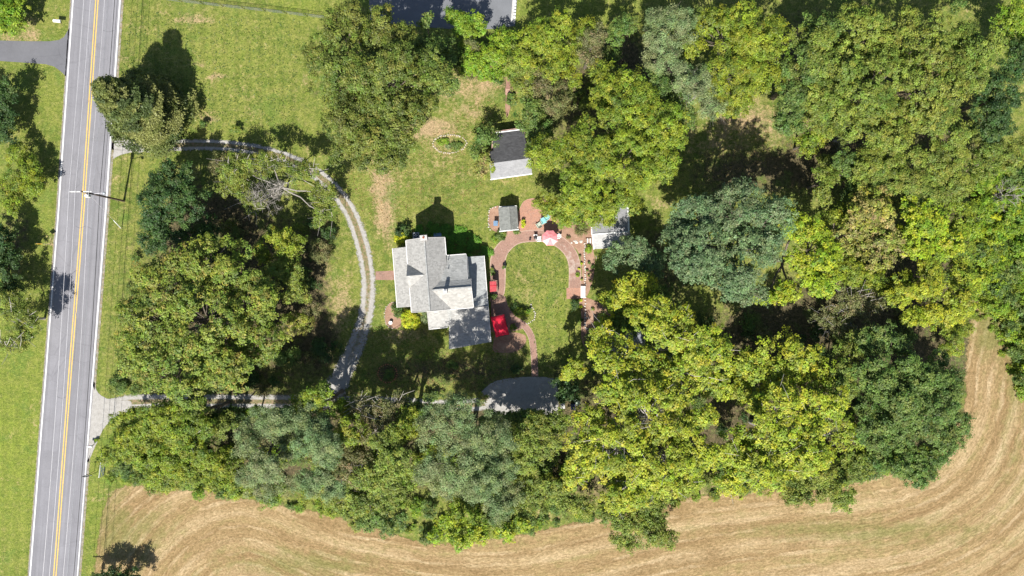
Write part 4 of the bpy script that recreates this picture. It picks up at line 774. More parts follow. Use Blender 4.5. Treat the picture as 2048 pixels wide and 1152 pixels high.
# roofs: main gable, west dormer, rear wing, lean-tos
yb, yt = B0, B1
DZ = (3.75, 1.92, .08)
W1 = [(A0, yt, 5.4), (A0, DZ[0], 5.4), (1.25, DZ[1], 7.35), (A0, DZ[2], 5.4), (A0, yb, 5.4), (RG, yb, 7.6), (RG, yt, 7.6)]
mw = MB(); sl_ = lambda a: 5.4 + (a - A0) * 2.2 / (RG - A0)
mw.slab([(A0, yt, 5.4), (A0, DZ[0], 5.4), (1.2, DZ[1], sl_(1.2)), (RG, DZ[1], 7.6), (RG, yt, 7.6)], .16)
mw.slab([(A0, DZ[2], 5.4), (A0, yb, 5.4), (RG, yb, 7.6), (RG, DZ[1], 7.6), (1.2, DZ[1], sl_(1.2))], .16)
part('roof', mw, SHING, label='west slope of the main gable')
part('roof', MB().slab([(A1, yb, 5.4), (A1, yt, 5.4), (RG, yt, 7.6), (RG, yb, 7.6)], .16), SHING, label='garden slope of the main gable')
dr = sl_(1.2)
part('dormer_roof', MB().slab([(A0 - .1, DZ[0] + .02, 5.42), (1.22, DZ[1], dr + .03), (A0 - .1, DZ[1], dr + .03)][::-1], .1), MIDSH, label='shaded slope of the cross gable')
part('dormer_roof', MB().slab([(A0 - .1, DZ[2] - .02, 5.42), (A0 - .1, DZ[1], dr + .03), (1.22, DZ[1], dr + .03)][::-1], .1), SHING, label='sunny slope of the cross gable')
part('dormer_wall', MB().add([(A0 + .02, DZ[2] + .2, 5.2), (A0 + .02, DZ[0] - .2, 5.2), (A0 + .02, DZ[1], dr - .15), (A0 + .2, DZ[2] + .2, 5.2), (A0 + .2, DZ[0] - .2, 5.2), (A0 + .2, DZ[1], dr - .15)], [(0, 2, 1), (3, 4, 5), (0, 1, 4, 3), (1, 2, 5, 4), (2, 0, 3, 5)]), SIDING)
part('porch_roof', MB().slab([(-4.0, -2.78, 2.9), (-1.47, -2.78, 3.95), (-1.47, 6.55, 3.95), (-4.0, 6.55, 2.9)], .14), SHING, label='long front porch roof')
e1 = A1 - (A1 - RG) * 0
part('roof', MB().slab([(RG + .35, -.5, 7.17), (8.0, -.5, 7.17), (8.0, .75, 6.3), (3.3, .75, 6.3)], .14), GREYSH if False else MIDSH, label='steep shaded band under the rear ridge')
part('roof', MB().slab([(3.32, .76, 6.3), (7.5, .76, 6.3), (7.5, 4.6, 4.95), (A1 + .02, 4.6, 4.95), (A1 + .02, 3.2, 5.38)], .14), MIDSH, label='long low pitched rear slope')
part('roof', MB().slab([(RG + .35, -.5, 7.2), (A1 + .02, -3.58, 5.25), (8.02, -3.58, 5.25), (8.02, -.5, 7.2)], .16), m_shingle('sunny_shingle', (.33, .318, .295), .24), label='bright sunlit rear slope')  # warmer copy of the pale shingle, sunlight put into its colour
part('roof', MB().slab([(7.58, -3.62, 3.55), (10.13, -3.62, 2.75), (10.13, 4.27, 2.75), (7.58, 4.27, 3.55)], .14), m_shingle('cool_shingle', (.33, .34, .335), .24), label='lean-to roof along the garden side')
part('roof', MB().slab([(4.55, -3.66, 3.75), (3.9, -5.6, 2.95), (3.5, -9.95, 2.75), (10.16, -9.3, 2.7), (10.13, -3.66, 3.15)], .16), SHING, label='kitchen wing roof')
part('roof', MB().slab([(3.7, -3.66, 3.5), (3.62, -4.6, 3.2), (4.2, -5.95, 2.86), (4.5, -3.66, 3.74)], .14), MIDSH, label='narrow valley slope')
part('roof', MB().slab([(.6, -3.66, 3.5), (.6, -6.5, 2.7), (3.62, -6.42, 2.7), (4.2, -5.97, 2.84), (3.66, -3.66, 3.5)], .14), SHING, label='small entry roof')
rc = MB().beam((RG, yb - .02, 7.66), (RG, yt + .02, 7.66), .2, .07); part('ridge_cap', rc, MIDSH)
part('ridge_cap', MB().beam((RG + .5, -.5, 7.25), (8.04, -.5, 7.25), .2, .07), MIDSH)
for a, b in (((A0 - .06, yb, 5.36), (A0 - .06, DZ[2], 5.36)), ((A0 - .06, DZ[0], 5.36), (A0 - .06, yt, 5.36)), ((A1 + .06, 4.7, 5.36), (A1 + .06, yt, 5.36)), ((-4.07, -2.78, 2.86), (-4.07, 6.55, 2.86)), ((10.2, -9.3, 2.68), (10.2, 4.27, 2.72)), ((4.5, -3.66, 5.2), (8.0, -3.66, 5.2)), ((A1, 4.67, 4.9), (7.5, 4.67, 4.9)), ((.6, -6.57, 2.66), (3.6, -6.5, 2.66))):
    part('gutter', MB().beam(a, b, .1, .1), OFFW)
for a0, z0, b in ((A0, 5.4, yb - .05), (A0, 5.4, yt + .05)):
    part('rake_board', MB().beam((A0, b, 5.36), (RG, b, 7.56), .05, .2).beam((A1, b, 5.36), (RG, b, 7.56), .05, .2), OFFW)
part('rake_board', MB().beam((8.07, -3.58, 5.2), (8.07, -.5, 7.14), .05, .2).beam((8.07, .75, 6.24), (8.07, -.5, 7.14), .05, .2), OFFW)
part('rake_board', MB().beam((7.55, .8, 6.22), (7.55, 4.6, 4.9), .05, .18), OFFW)
ch = part('chimney', MB().box(1.12, 2.05, 7.05, 7.7, 5, 8.2), CHIMB, label='brick chimney on the upper gable end')
part('chimney_cap', MB().box(1.05, 2.12, 6.98, 7.77, 8.2, 8.3), CONC, ch); part('flue', MB().lathe([(.16, 8.3), (.16, 8.5), (.12, 8.5), (.12, 8.32)], 10, (1.6, 7.4, 0)), TERRA, ch)
ch = part('chimney', MB().box(3.9, 4.4, -1.05, -.5, 6.5, 8.35), OFFW, label='small pale chimney on the rear ridge')
part('flue', MB().lathe([(.13, 8.35), (.13, 8.6), (.09, 8.6)], 10, (4.15, -.78, 0)), GREYM, ch)
for a, b in ((4.75, 3.95), (4.7, 2.6)): part('vent_pipe', MB().lathe([(.06, 4.9), (.06, 5.85 if b > 3 else 6.1)], 8, (a, b, 0)), BLACKM)
for k, b in enumerate((-2.6, -.8, 1.9, 4.6, 6.4)): part('porch_post', MB().box(-3.85, -3.7, b - .07, b + .07, .35, 2.85), WHITE)
part('porch_floor', MB().box(-3.9, -1.2, -2.7, 6.4, .1, .35), CONC)
def window(x, y, z, w, h, ax):
    f = MB(); g = MB(); t = .06
    if ax == 'x':
        for (u0, u1, v0, v1) in ((-w / 2, w / 2, -h / 2, -h / 2 + .08), (-w / 2, w / 2, h / 2 - .08, h / 2), (-w / 2, -w / 2 + .08, -h / 2 + .08, h / 2 - .08), (w / 2 - .08, w / 2, -h / 2 + .08, h / 2 - .08), (-w / 2 + .08, w / 2 - .08, -.03, .03)): f.box(x - t, x + t, y + u0, y + u1, z + v0, z + v1)
        g.box(x - .02, x + .02, y - w / 2 + .07, y + w / 2 - .07, z - h / 2 + .07, z + h / 2 - .07)
    else:
        for (u0, u1, v0, v1) in ((-w / 2, w / 2, -h / 2, -h / 2 + .08), (-w / 2, w / 2, h / 2 - .08, h / 2), (-w / 2, -w / 2 + .08, -h / 2 + .08, h / 2 - .08), (w / 2 - .08, w / 2, -h / 2 + .08, h / 2 - .08), (-w / 2 + .08, w / 2 - .08, -.03, .03)): f.box(x + u0, x + u1, y - t, y + t, z + v0, z + v1)
        g.box(x - w / 2 + .07, x + w / 2 - .07, y - .02, y + .02, z - h / 2 + .07, z + h / 2 - .07)
    o = part('window', f, WHITE); part('pane', g, GLASS, o)
for b in (-2.2, 0, 4.2, 6.2):
    window(-1.16, b, 4.6, .9, 1.3, 'x'); window(-1.16, b, 1.7, .9, 1.5, 'x')
for a in (0, 3.2): window(a, 7.11, 4.3, .9, 1.4, 'y'); window(a, 7.11, 1.6, .9, 1.4, 'y'); window(a, -3.31, 4.3, .9, 1.4, 'y')
for b in (-8, -6.2, -4.6, -1.5, 1, 3): window(9.86, b, 1.6, .9, 1.2, 'x')
for a in (5.2, 7.6): window(a, -9.11, 1.6, .9, 1.2, 'y')
window(-1.16, 1.9, 1.35, 1.1, 2.1, 'x')

def hl(px, py, h=0): return W(px, py, h)
# ------------------------------------------------------------ sheds
def frame_shed(label, name, quads, walls, ridge=None, trim=None, wallm=None, cat='shed'):
    xs = [q[0] for qd in quads for q in qd[0]]; c = W(sum(xs) / len(xs), sum(q[1] for qd in quads for q in qd[0]) / len(xs), 0)
    t = thing(name, label, cat, (c.x, c.y, 0)); o = Vector((c.x, c.y, 0))
    for qd, m, lb in quads:
        P = [W(*q) - o for q in qd]; n = (P[1] - P[0]).cross(P[2] - P[0])
        if n.z < 0: P = P[::-1]
        MB().slab(P, .12).build('roof', m, t, label=lb)
    for i, (a, b, z0a, z0b) in enumerate(walls):
        a = W(*a, 0) - o; b = W(*b, 0) - o; d = (b - a).normalized(); n = Vector((-d.y, d.x, 0)) * .06
        v = [a - n, b - n, b + n, a + n]; v = [(p.x, p.y, 0) for p in v] + [(p.x, p.y, z) for p, z in zip(v, (z0a, z0b, z0b, z0a))]
        MB().add(v, [(3, 2, 1, 0), (4, 5, 6, 7), (0, 1, 5, 4), (1, 2, 6, 5), (2, 3, 7, 6), (3, 0, 4, 7)]).build('wall', wallm or SIDING, t)
    for a, b in (trim or []): MB().beam(W(*a) - o, W(*b) - o, .14, .16).build('trim', WHITE, t)
    return t, o
BRW = simple('pink_brick_wall', (.5, .33, .28), .9, .2, 5)
t, o = frame_shed('two tone roofed outbuilding half under the walnut, black rear slope and grey front slope', 'outbuilding',
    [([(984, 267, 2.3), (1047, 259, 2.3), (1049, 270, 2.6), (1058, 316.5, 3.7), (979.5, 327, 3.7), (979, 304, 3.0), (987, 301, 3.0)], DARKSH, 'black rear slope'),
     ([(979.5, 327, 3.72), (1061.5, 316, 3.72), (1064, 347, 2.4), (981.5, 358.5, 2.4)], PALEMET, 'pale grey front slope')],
    [((983.5, 357.5), (1062, 346.5), 2.3, 2.3), ((986, 270), (983, 357), 2.2, 2.2), ((1047, 262), (1061, 346), 2.2, 2.2), ((986, 270), (1047, 262), 2.2, 2.2)], trim=[((981, 359.3, 2.36), (1064.3, 347.8, 2.36)), ((984, 266.5, 2.3), (1047, 258.5, 2.3))], wallm=BRW)
mb = MB().box(-.5, .5, -.06, .06, 0, 2.0); a = W(1010, 354.5) - o; dd = MB().add([(v[0] + a.x, v[1] + a.y - .05, v[2]) for v in mb.v], mb.f).build('door', WOOD, t)
MB().box(.35 + a.x, .42 + a.x, a.y - .2, a.y - .1, .95, 1.05).build('handle', BLACKM, dd)
t, o = frame_shed('small weathered gable roofed garden shed with hanging white front trim', 'garden_shed',
    [([(996.6, 415, 2.1), (1017.4, 413.3, 2.95), (1020.6, 460, 2.95), (999.5, 462.6, 2.1)], GREYSH, None), ([(1017.4, 413.3, 2.95), (1033.6, 412.3, 2.1), (1037.2, 458.6, 2.1), (1020.6, 460, 2.95)], GREYSH, None)],
    [((1001, 460.5), (1036, 457), 2.2, 2.2), ((999, 417), (1001, 460.5), 2.0, 2.0), ((1033, 415), (1036, 457), 2.0, 2.0), ((999, 417), (1033, 415), 2.2, 2.2)], trim=[((999.3, 463, 2.06), (1020.6, 460.6, 2.9)), ((1037.4, 459.2, 2.06), (1020.6, 460.6, 2.9))])
MB().beam(W(1017.4, 413.3, 3.0) - o, W(1020.6, 460, 3.0) - o, .22, .06).build('ridge_cap', GREYSH, t)
MB().box(-.45, .45, -.05, .05, 0, 1.95).build('door', WHITE, t, loc=W(1019.5, 459.8) - o)
t, o = frame_shed('pale roofed long shed half hidden by the walnut at the right of the mulch bed', 'garden_shed',
    [([(1181, 398, 2.8), (1254, 395, 2.8), (1256.5, 463, 3.3), (1184, 468.5, 3.3)], PALEMET, 'upper roof'), ([(1184.5, 469.5, 3.15), (1256.8, 464, 3.15), (1258.5, 494, 2.5), (1188, 498, 2.5)], m_shingle('bright_roofing', (.36, .355, .35), .14), 'lower front roof')],
    [((1190, 495), (1255, 491), 2.4, 2.4), ((1184, 402), (1190, 495), 2.5, 2.4), ((1251, 399), (1255, 491), 2.5, 2.4), ((1184, 402), (1251, 399), 2.6, 2.6)], trim=[((1180.6, 398, 2.84), (1183.6, 469, 3.3)), ((1184.3, 470, 3.15), (1187.6, 498.6, 2.5)), ((1183.6, 469, 3.36), (1257, 463.5, 3.36)), ((1254.6, 395, 2.8), (1257.1, 463, 3.3))])
MB().box(-.45, .45, -.05, .05, 0, 2).build('door', WHITE, t, loc=W(1210, 496.2) - o)
t, o = frame_shed('blue grey roofed shed under the bright maple beside the lawn', 'garden_shed',
    [([(1187, 657, 2.7), (1286, 660, 2.7), (1286, 685, 3.2), (1187, 684, 3.2)], BLUESH, 'upper slope'), ([(1187, 684.2, 3.2), (1286, 685.2, 3.2), (1285, 715, 2.5), (1187, 713, 2.5)], BLUESH, 'lower slope')],
    [((1189, 659), (1189, 711), 2.5, 2.4), ((1189, 711), (1282, 713), 2.4, 2.4), ((1282, 713), (1283, 662), 2.4, 2.5), ((1189, 659), (1283, 662), 2.6, 2.6)], trim=[((1186.6, 657, 2.72), (1186.6, 684, 3.22)), ((1186.6, 684, 3.22), (1186.6, 713, 2.52))])
MB().box(-.05, .05, -.5, .5, 0, 2).build('door', WHITE, t, loc=W(1188.3, 690) - o)

# ------------------------------------------------------------ red canopy, awning, umbrella, furniture
def at(px, py, h=0): return W(px, py, h)
t = thing('patio_gazebo', 'bright red square fabric canopy on posts beside the kitchen wing', 'canopy', at(999, 652)); o = at(999, 652)
cs = [at(981, 634, 2.4) - o, at(1008.5, 628, 2.4) - o, at(1018.3, 669, 2.4) - o, at(992, 674.5, 2.4) - o]; cen = sum(cs, Vector()) / 4 + Vector((0, 0, .5))
v = []; f = []; N = 8
for i in range(4):
    a, b = cs[i], cs[(i + 1) % 4]
    for k in range(N):
        s = k / N; p = a.lerp(b, s); p.z -= .12 * math.sin(s * math.pi); v.append(p)
n = len(v); v2 = [cen.lerp(p, .5) + Vector((0, 0, -.05)) for p in v]; V = v + v2 + [cen] + [p - Vector((0, 0, .22)) for p in v]
f = [(i, n + i, n + (i + 1) % n, (i + 1) % n) for i in range(n)] + [(n + i, 2 * n, n + (i + 1) % n) for i in range(n)] + [(i, (i + 1) % n, 2 * n + 1 + (i + 1) % n, 2 * n + 1 + i) for i in range(n)]
obj('canopy_fabric', mesh_of('canopy_fabric', V, [q[::-1] for q in f], REDFAB, True), t)
for p in cs: MB().beam(p + Vector((0, 0, .03)), p.lerp(cen, .5) + Vector((0, 0, .0)), .03).beam(p.lerp(cen, .5), cen + Vector((0, 0, .03)), .03).build('seam', REDF2, t)
for p in cs: MB().tube([(p.x * .96, p.y * .96, 0), (p.x * .96, p.y * .96, 2.35)], .035, 6).build('post', BLACKM, t)
MB().beam(cs[0] * 1 + Vector((0, 0, -.05)), cs[1] + Vector((0, 0, -.05)), .04).beam(cs[1] + Vector((0, 0, -.05)), cs[2] + Vector((0, 0, -.05)), .04).beam(cs[2] + Vector((0, 0, -.05)), cs[3] + Vector((0, 0, -.05)), .04).beam(cs[3] + Vector((0, 0, -.05)), cs[0] + Vector((0, 0, -.05)), .04).build('top_rail', BLACKM, t)
t = thing('door_awning', 'faded red awning with a black railing on the garden side wall', 'awning', at(986, 572)); o = at(986, 572)
MB().slab([at(979.5, 563, 2.5) - o, at(980, 584, 2.5) - o, at(993, 582.5, 2.15) - o, at(992.5, 562.5, 2.15) - o], .05).build('awning_fabric', REDF2, t)
MB().beam(at(980, 572, 2.52) - o, at(993, 571.5, 2.2) - o, .05).build('awning_rib', REDFAB, t)
mb = MB(); r1 = [at(980, 560.5, 1) - o, at(995, 560, 1) - o, at(996, 583, 1) - o]
mb.beam(r1[0], r1[1], .06).beam(r1[1], r1[2], .06)
for i in range(9): p = r1[0].lerp(r1[1], i / 8); mb.beam((p.x, p.y, 0), p, .03)
for i in range(13): p = r1[1].lerp(r1[2], i / 12); mb.beam((p.x, p.y, 0), p, .03)
mb.build('railing', BLACKM, t)
n_ = Nd('pink_umbrella_fabric', .85, .2); n_.col(n_.mix(n_.rng(n_.noise(1.6, 4), .3, .7), (.6, .17, .19), (.72, .29, .3))); PINK = n_.m
n_ = Nd('pale_umbrella_fabric', .85, .2); n_.col(n_.mix(n_.rng(n_.noise(1.6, 4), .3, .7), (.68, .34, .34), (.74, .48, .47))); PINK2 = n_.m
t = thing('patio_umbrella', 'faded pink octagonal patio umbrella at the top of the oval lawn', 'umbrella', at(1098.5, 478)); Ru = 1.32
for k in range(8):
    a0, a1 = [6.2832 * (k + j) / 8 + .39 for j in (0, 1)]; p0 = Vector((Ru * math.cos(a0), Ru * math.sin(a0), 2.15)); p1 = Vector((Ru * math.cos(a1), Ru * math.sin(a1), 2.15)); top = Vector((0, 0, 2.62)); mid_ = (p0 + p1) / 2 * .95; mid_.z = 2.17; q0 = p0.lerp(top, .55) + Vector((0, 0, .06)); q1 = p1.lerp(top, .55) + Vector((0, 0, .06))
    V = [p0, mid_, p1, q1, q0, top]; V += [Vector(p) - Vector((0, 0, .012)) for p in V]; F = [(0, 1, 4), (1, 3, 4), (1, 2, 3), (4, 3, 5)]; F += [tuple(6 + i for i in q[::-1]) for q in F] + [(1, 0, 6, 7), (2, 1, 7, 8)]
    obj('canopy_panel', mesh_of('canopy_panel', V, F, PINK if k not in (4, 6) else PINK2), t); MB().beam(p0 - Vector((0, 0, .03)), top - Vector((0, 0, .06)), .02).build('rib', WHITE, t)
MB().tube([(0, 0, .1), (0, 0, 2.7)], .025, 8).build('pole', WHITE, t); MB().lathe([(.3, 0), (.3, .06), (.06, .12)], 12).build('base', CONC, t); MB().lathe([(.03, 2.66), (.06, 2.7), (.02, 2.78)], 8).build('finial', WHITE, t)
tb = thing('patio_table', 'round patio table in the shade of the pink umbrella', 'table', at(1098.5, 478) + Vector((0, 0, 0)), 0)
m = MB()
for k in range(24):
    a0, a1 = 6.2832 * k / 24, 6.2832 * (k + 1) / 24; q = [(.06, a0), (.6, a0), (.6, a1), (.06, a1)]; m.slab([(r_ * math.cos(a), r_ * math.sin(a), .74) for r_, a in q], .03)
m.build('tabletop', GREYM, tb)
for k in range(4): MB().tube([(.5 * math.cos(1.57 * k + .7), .5 * math.sin(1.57 * k + .7), 0), (.35 * math.cos(1.57 * k + .7), .35 * math.sin(1.57 * k + .7), .71)], .02, 6).build('leg', GREYM, tb)
def chair(label, px, py, rz, m, wide=.6, group='garden chairs around the patio'):
    t = thing('garden_chair', label, 'chair', at(px, py), rz, group); w = wide
    for i in range(5): MB().box(-w / 2 + i * w / 5 + .01, -w / 2 + (i + 1) * w / 5 - .01, -.3, .3, .36, .385).build('seat_slat', m, t)
    for i in range(5): MB().beam((-w / 2 + (i + .5) * w / 5, -.3, .38), (-w / 2 + (i + .5) * w / 5, -.62, 1.0), w / 5 - .02, .02).build('back_slat', m, t)
    for s in (-1, 1):
        MB().box(s * (w / 2 + .05) - .05, s * (w / 2 + .05) + .05, -.4, .32, .56, .585).build('armrest', m, t)
        MB().box(s * (w / 2 + .05) - .03, s * (w / 2 + .05) + .03, .24, .3, 0, .56).build('leg', m, t); MB().box(s * (w / 2 + .05) - .03, s * (w / 2 + .05) + .03, -.38, -.32, 0, .56).build('leg', m, t)
chair('teal slatted armchair half under the gold green tree', 1092, 437, 2.2, TEAL)
chair('pale green slatted armchair with white arms on the brick patio', 1077, 450, .6, GREENP)
chair('teal armchair behind the other teal one under the low tree', 1087, 444, 3.6, TEAL)
chair('white slatted chair left of the pink umbrella', 1078.5, 478.5, -1.5, WHITE)
chair('white chair half under the right side of the pink umbrella', 1114, 473, 1.6, WHITE)
t = thing('charcoal_grill', 'small black kettle grill left of the white chair on the walk', 'grill', at(1070.5, 476)); MB().lathe([(.05, .6), (.25, .7), (.28, .85), (.22, 1.02), (.04, 1.08)], 14).build('bowl', BLACKM, t)
for k in range(3): MB().tube([(.3 * math.cos(2.09 * k), .3 * math.sin(2.09 * k), 0), (.12 * math.cos(2.09 * k), .12 * math.sin(2.09 * k), .66)], .015, 5).build('leg', BLACKM, t)
MB().box(-.3, .3, .3, .5, .7, .73).build('side_shelf', WHITE, t)
def pot(label, px, py, r0, h, m, kd=None, seed=0):
    t = thing('flower_pot', label, 'flower pot', at(px, py), 0, 'pots around the garden'); MB().lathe([(r0 * .7, 0), (r0, h), (r0 * 1.08, h), (r0 * 1.08, h + .03), (r0 * .85, h + .03), (r0 * .8, h - .05)], 12).build('pot', m, t)
    if kd: foliage('plant', t, [((0, 0, h + .1), (r0 * 1.3, r0 * 1.3, .3))], kd, np.random.default_rng(seed), 1, .5)
pot('dark pot standing on the walk left of the grill', 1060, 479, .16, .4, BLACKM)
pot('grey stone pot with a plant on the left edge of the oval lawn', 1009, 534, .3, .5, CONC, 'mid', 400)
pot('dark lantern pot beside the grey stone pot', 1009.5, 528.5, .14, .6, BLACKM)
pot('white glazed bird bath pot on the mulch at the porch corner', 782, 645.5, .28, .5, WHITE)
pot('pale round planter in the mulch tip by the blue grey roof', 1175.5, 693, .24, .35, STONE, 'mid', 401)
pot('yellow potted shrub in the shade below the brick landing', 1161, 601, .22, .35, TERRA, 'yellow', 402)
pot('pot of green leaves on the stone edge of the lawn bend bush', 1060, 618, .2, .35, BLACKM, 'mid', 403)
pot('pale pot on the garden wall side of the walk near the house', 984, 538, .2, .35, STONE, 'olive', 404)
# bench
t = thing('garden_bench', 'white slatted bench on the stone edging at the low end of the mulch bed', 'bench', at(1165.5, 584), math.pi / 2)
for i in range(5): MB().box(-.95, .95, -.3 + i * .14, -.3 + i * .14 + .11, .43, .46).build('seat_slat', STONE if False else OFFW, t)
for i in range(3): MB().box(-.95, .95, -.37, -.34, .55 + i * .13, .65 + i * .13).build('back_slat', OFFW, t)
for s in (-1, 1):
    for yy in (-.34, .3): MB().box(s * .85 - .04, s * .85 + .04, yy - .04, yy + .04, 0, .9 if yy < 0 else .43).build('leg', OFFW, t)
# stone edgings: many small stones
def stone_line(name, label, pts, step, rs, seed, cat='stone edging', m=STONE, wob=.08):
    rr = random.Random(seed); P = spline(pts, 2); c0 = at(*pts[len(pts) // 2][:2]); last = None; pn = 'brick' if m is TERRA else 'stone'
    t = thing(name, label, cat, c0); ms = [mesh_of(pn, *(lambda b: (b.v, b.f))(MB().rock((0, 0, 0), rs * rr.uniform(.8, 1.25), rs * rr.uniform(.75, 1.1), rs * rr.uniform(.8, 1.1), rr)), m) for _ in range(5)]
    for q in P:
        p = at(q[0], q[1]) - c0
        if last is None or (p - last).length > step:
            last = p; o = obj(pn, ms[rr.randrange(5)], t, loc=(p.x + rr.uniform(-wob, wob), p.y + rr.uniform(-wob, wob), 0)); o.rotation_euler = (0, 0, rr.uniform(0, 6.28)); k = rr.uniform(.8, 1.15); o.scale = (k, k, k)
stone_line('stone_edging', 'long straight row of pale stones down the mulch bed above the bench', [(1169.3, 487), (1169.6, 530), (1170.5, 575)], .26, .17, 1, 'stone edging')
stone_line('stone_edging', 'row of pale stones running from the bench down to the blue grey roof', [(1170, 594), (1170.4, 630), (1171, 655), (1184, 662)], .34, .17, 2, 'stone edging')
stone_line('stone_ring', 'oval ring of pale stones around the bed on the garden lawn', [(866, 292), (868, 281), (880, 273), (898, 270), (918, 272), (931, 281), (932, 290), (922, 300), (900, 306), (878, 303), (866, 292)], .3, .14, 3, 'stone ring', simple('dusty_stone', (.42, .37, .3), .9, .25, 3))
stone_line('brick_ring', 'circle of red bricks around plants on the shaded front lawn', [(775 + 19 * math.cos(a), 747 + 18 * math.sin(a)) for a in [i * .628 for i in range(11)]], .27, .12, 4, 'brick ring', TERRA, .02)
stone_line('stone_edging', 'curved edge of pale stones around the bush in the lawn bend', [(1062, 610), (1069, 622), (1069, 636), (1060, 645), (1053, 648)], .28, .13, 5, 'stone edging')
stone_line('stone_edging', 'line of small stones bordering the mulch bed by the porch', [(800, 612), (784, 604), (771, 617), (771, 646), (786, 658)], .3, .09, 6, 'stone edging')
stone_line('stone_edging', 'pale stones edging the mulch left of the small shed', [(998, 413), (986, 415), (978, 424), (978, 455), (984, 462)], .34, .12, 7, 'stone edging')
for i, (x, y, q) in enumerate([(1143, 485.5, .2), (1152.5, 484, .34), (1162.5, 483.5, .3), (1148, 482, .16)]):
    rr = random.Random(50 + i); o = MB().rock((0, 0, 0), q, q * .8, .09, rr).build('stepping_stone', STONE); o.location = at(x, y)
    o['label'] = ['small pale stepping stone at the left end of its short row', 'largest square stepping stone in the middle of the short row', 'tan stepping stone at the right end nearest the stone edging', 'tiniest stepping stone between its bigger neighbours'][i]; o['category'] = 'stepping stone'; o['group'] = 'stepping stones above the mulch bed'
t = thing('shed_steps', 'slatted wooden steps at the left side of the pale roofed shed', 'steps', at(1179, 482))
for i in range(6): MB().box(-.62 + i * .21, -.62 + i * .21 + .17, -.4, .4, .2, .24).build('tread', OFFW if i % 2 else WOOD, t)
for s in (-1, 1): MB().box(-.64, .62, s * .36 - .04, s * .36 + .04, 0, .2).build('bearer', WOOD, t)
t = thing('flag', 'small striped garden flag on a stand right of the mulch bed', 'flag', at(1189.5, 511)); MB().tube([(0, 0, 0), (0, 0, 1.2)], .015, 6).build('pole', BLACKM, t)
BL = simple('flag_blue', (.06, .09, .28), .8, .05); 
MB().beam((.05, -.05, 1.1), (.1, -.55, .8), .02, .34).build('cloth', WHITE, t); MB().beam((.03, -.05, 1.16), (.055, -.24, 1.05), .03, .16).build('canton', BL, t)
for k in range(3): MB().beam((.05, -.05, 1.17 - k * .1), (.1, -.55, .88 - k * .1), .035, .04).build('stripe', REDFAB, t)
# utility boxes
t = thing('heat_pump', 'grey heat pump unit at the upper end of the house', 'air conditioner', at(833.5, 472), th); MB().box(-.5, .5, -.5, .5, .08, .9).box(-.56, .56, -.56, .56, 0, .07).build('cabinet', GREYM, t); MB().lathe([(.42, .9), (.42, .95), (.36, .95), (.36, .905)], 16).build('fan_ring', BLACKM, t)
for k in range(4): MB().beam((0, 0, .93), (.34 * math.cos(1.57 * k), .34 * math.sin(1.57 * k), .93), .12, .02).build('fan_blade', WHITE if k == 1 else GREYM, t)
t = thing('cellar_hatch', 'blue grey cellar hatch on the shaded ground behind the house', 'hatch', at(875.5, 469.5), th); MB().slab([(-.62, -.36, .6), (.62, -.36, .6), (.62, .36, .3), (-.62, .36, .3)], .05).build('hatch_door', BLUEP, t); MB().box(-.58, .58, -.34, .3, 0, .25).build('kerb', CONC, t); MB().box(-.1, .1, -.3, -.26, .6, .65).build('handle', BLACKM, t)
t = thing('wheeled_bin', 'blue grey wheeled bin beside the small weathered shed', 'bin', at(991.5, 448)); MB().add([(-.25, -.3, .08), (.25, -.3, .08), (.25, .3, .08), (-.25, .3, .08), (-.32, -.38, 1), (.32, -.38, 1), (.32, .38, 1), (-.32, .38, 1)], [(3, 2, 1, 0), (0, 1, 5, 4), (1, 2, 6, 5), (2, 3, 7, 6), (3, 0, 4, 7)]).build('body', BLACKM, t); MB().slab([(-.34, -.4, 1.03), (.34, -.4, 1.03), (.34, .4, 1.09), (-.34, .4, 1.09)], .03).build('lid', BLUEP, t)
for s in (-1, 1): MB().tube([(s * .28, .3, .1), (s * .34, .3, .1)], .1, 10).build('wheel', BLACKM, t)
for i, (x, y, m, lb) in enumerate([(1124.5, 810, CONC, 'pale lidded bin in the shade right of the gravel parking'), (1145, 812, NAVY, 'navy lidded bin beside the pale bin under the dark tree')]):
    t = thing('storage_bin', lb, 'bin', at(x, y), .1); MB().box(-.3, .3, -.4, .4, 0, .95).build('body', m, t); MB().box(-.34, .34, -.44, .44, .955, 1.02).build('lid', m, t)
t = thing('garden_cart', 'pale green metal garden cart right of the navy bin', 'cart', at(1153, 803), .6); MB().box(-.35, .35, -.5, .5, .35, .4).box(-.35, -.32, -.5, .5, .4, .6).box(.32, .35, -.5, .5, .4, .6).box(-.32, .32, -.5, -.47, .4, .6).box(-.32, .32, .47, .5, .4, .6).build('tray', GREENP, t)
for s in (-1, 1): MB().tube([(s * .36, -.1, .22), (s * .42, -.1, .22)], .22, 12).build('wheel', BLACKM, t)
MB().beam((-.28, .5, .45), (-.28, 1.0, .7), .04).beam((.28, .5, .45), (.28, 1.0, .7), .04).build('handle', GREENP, t)

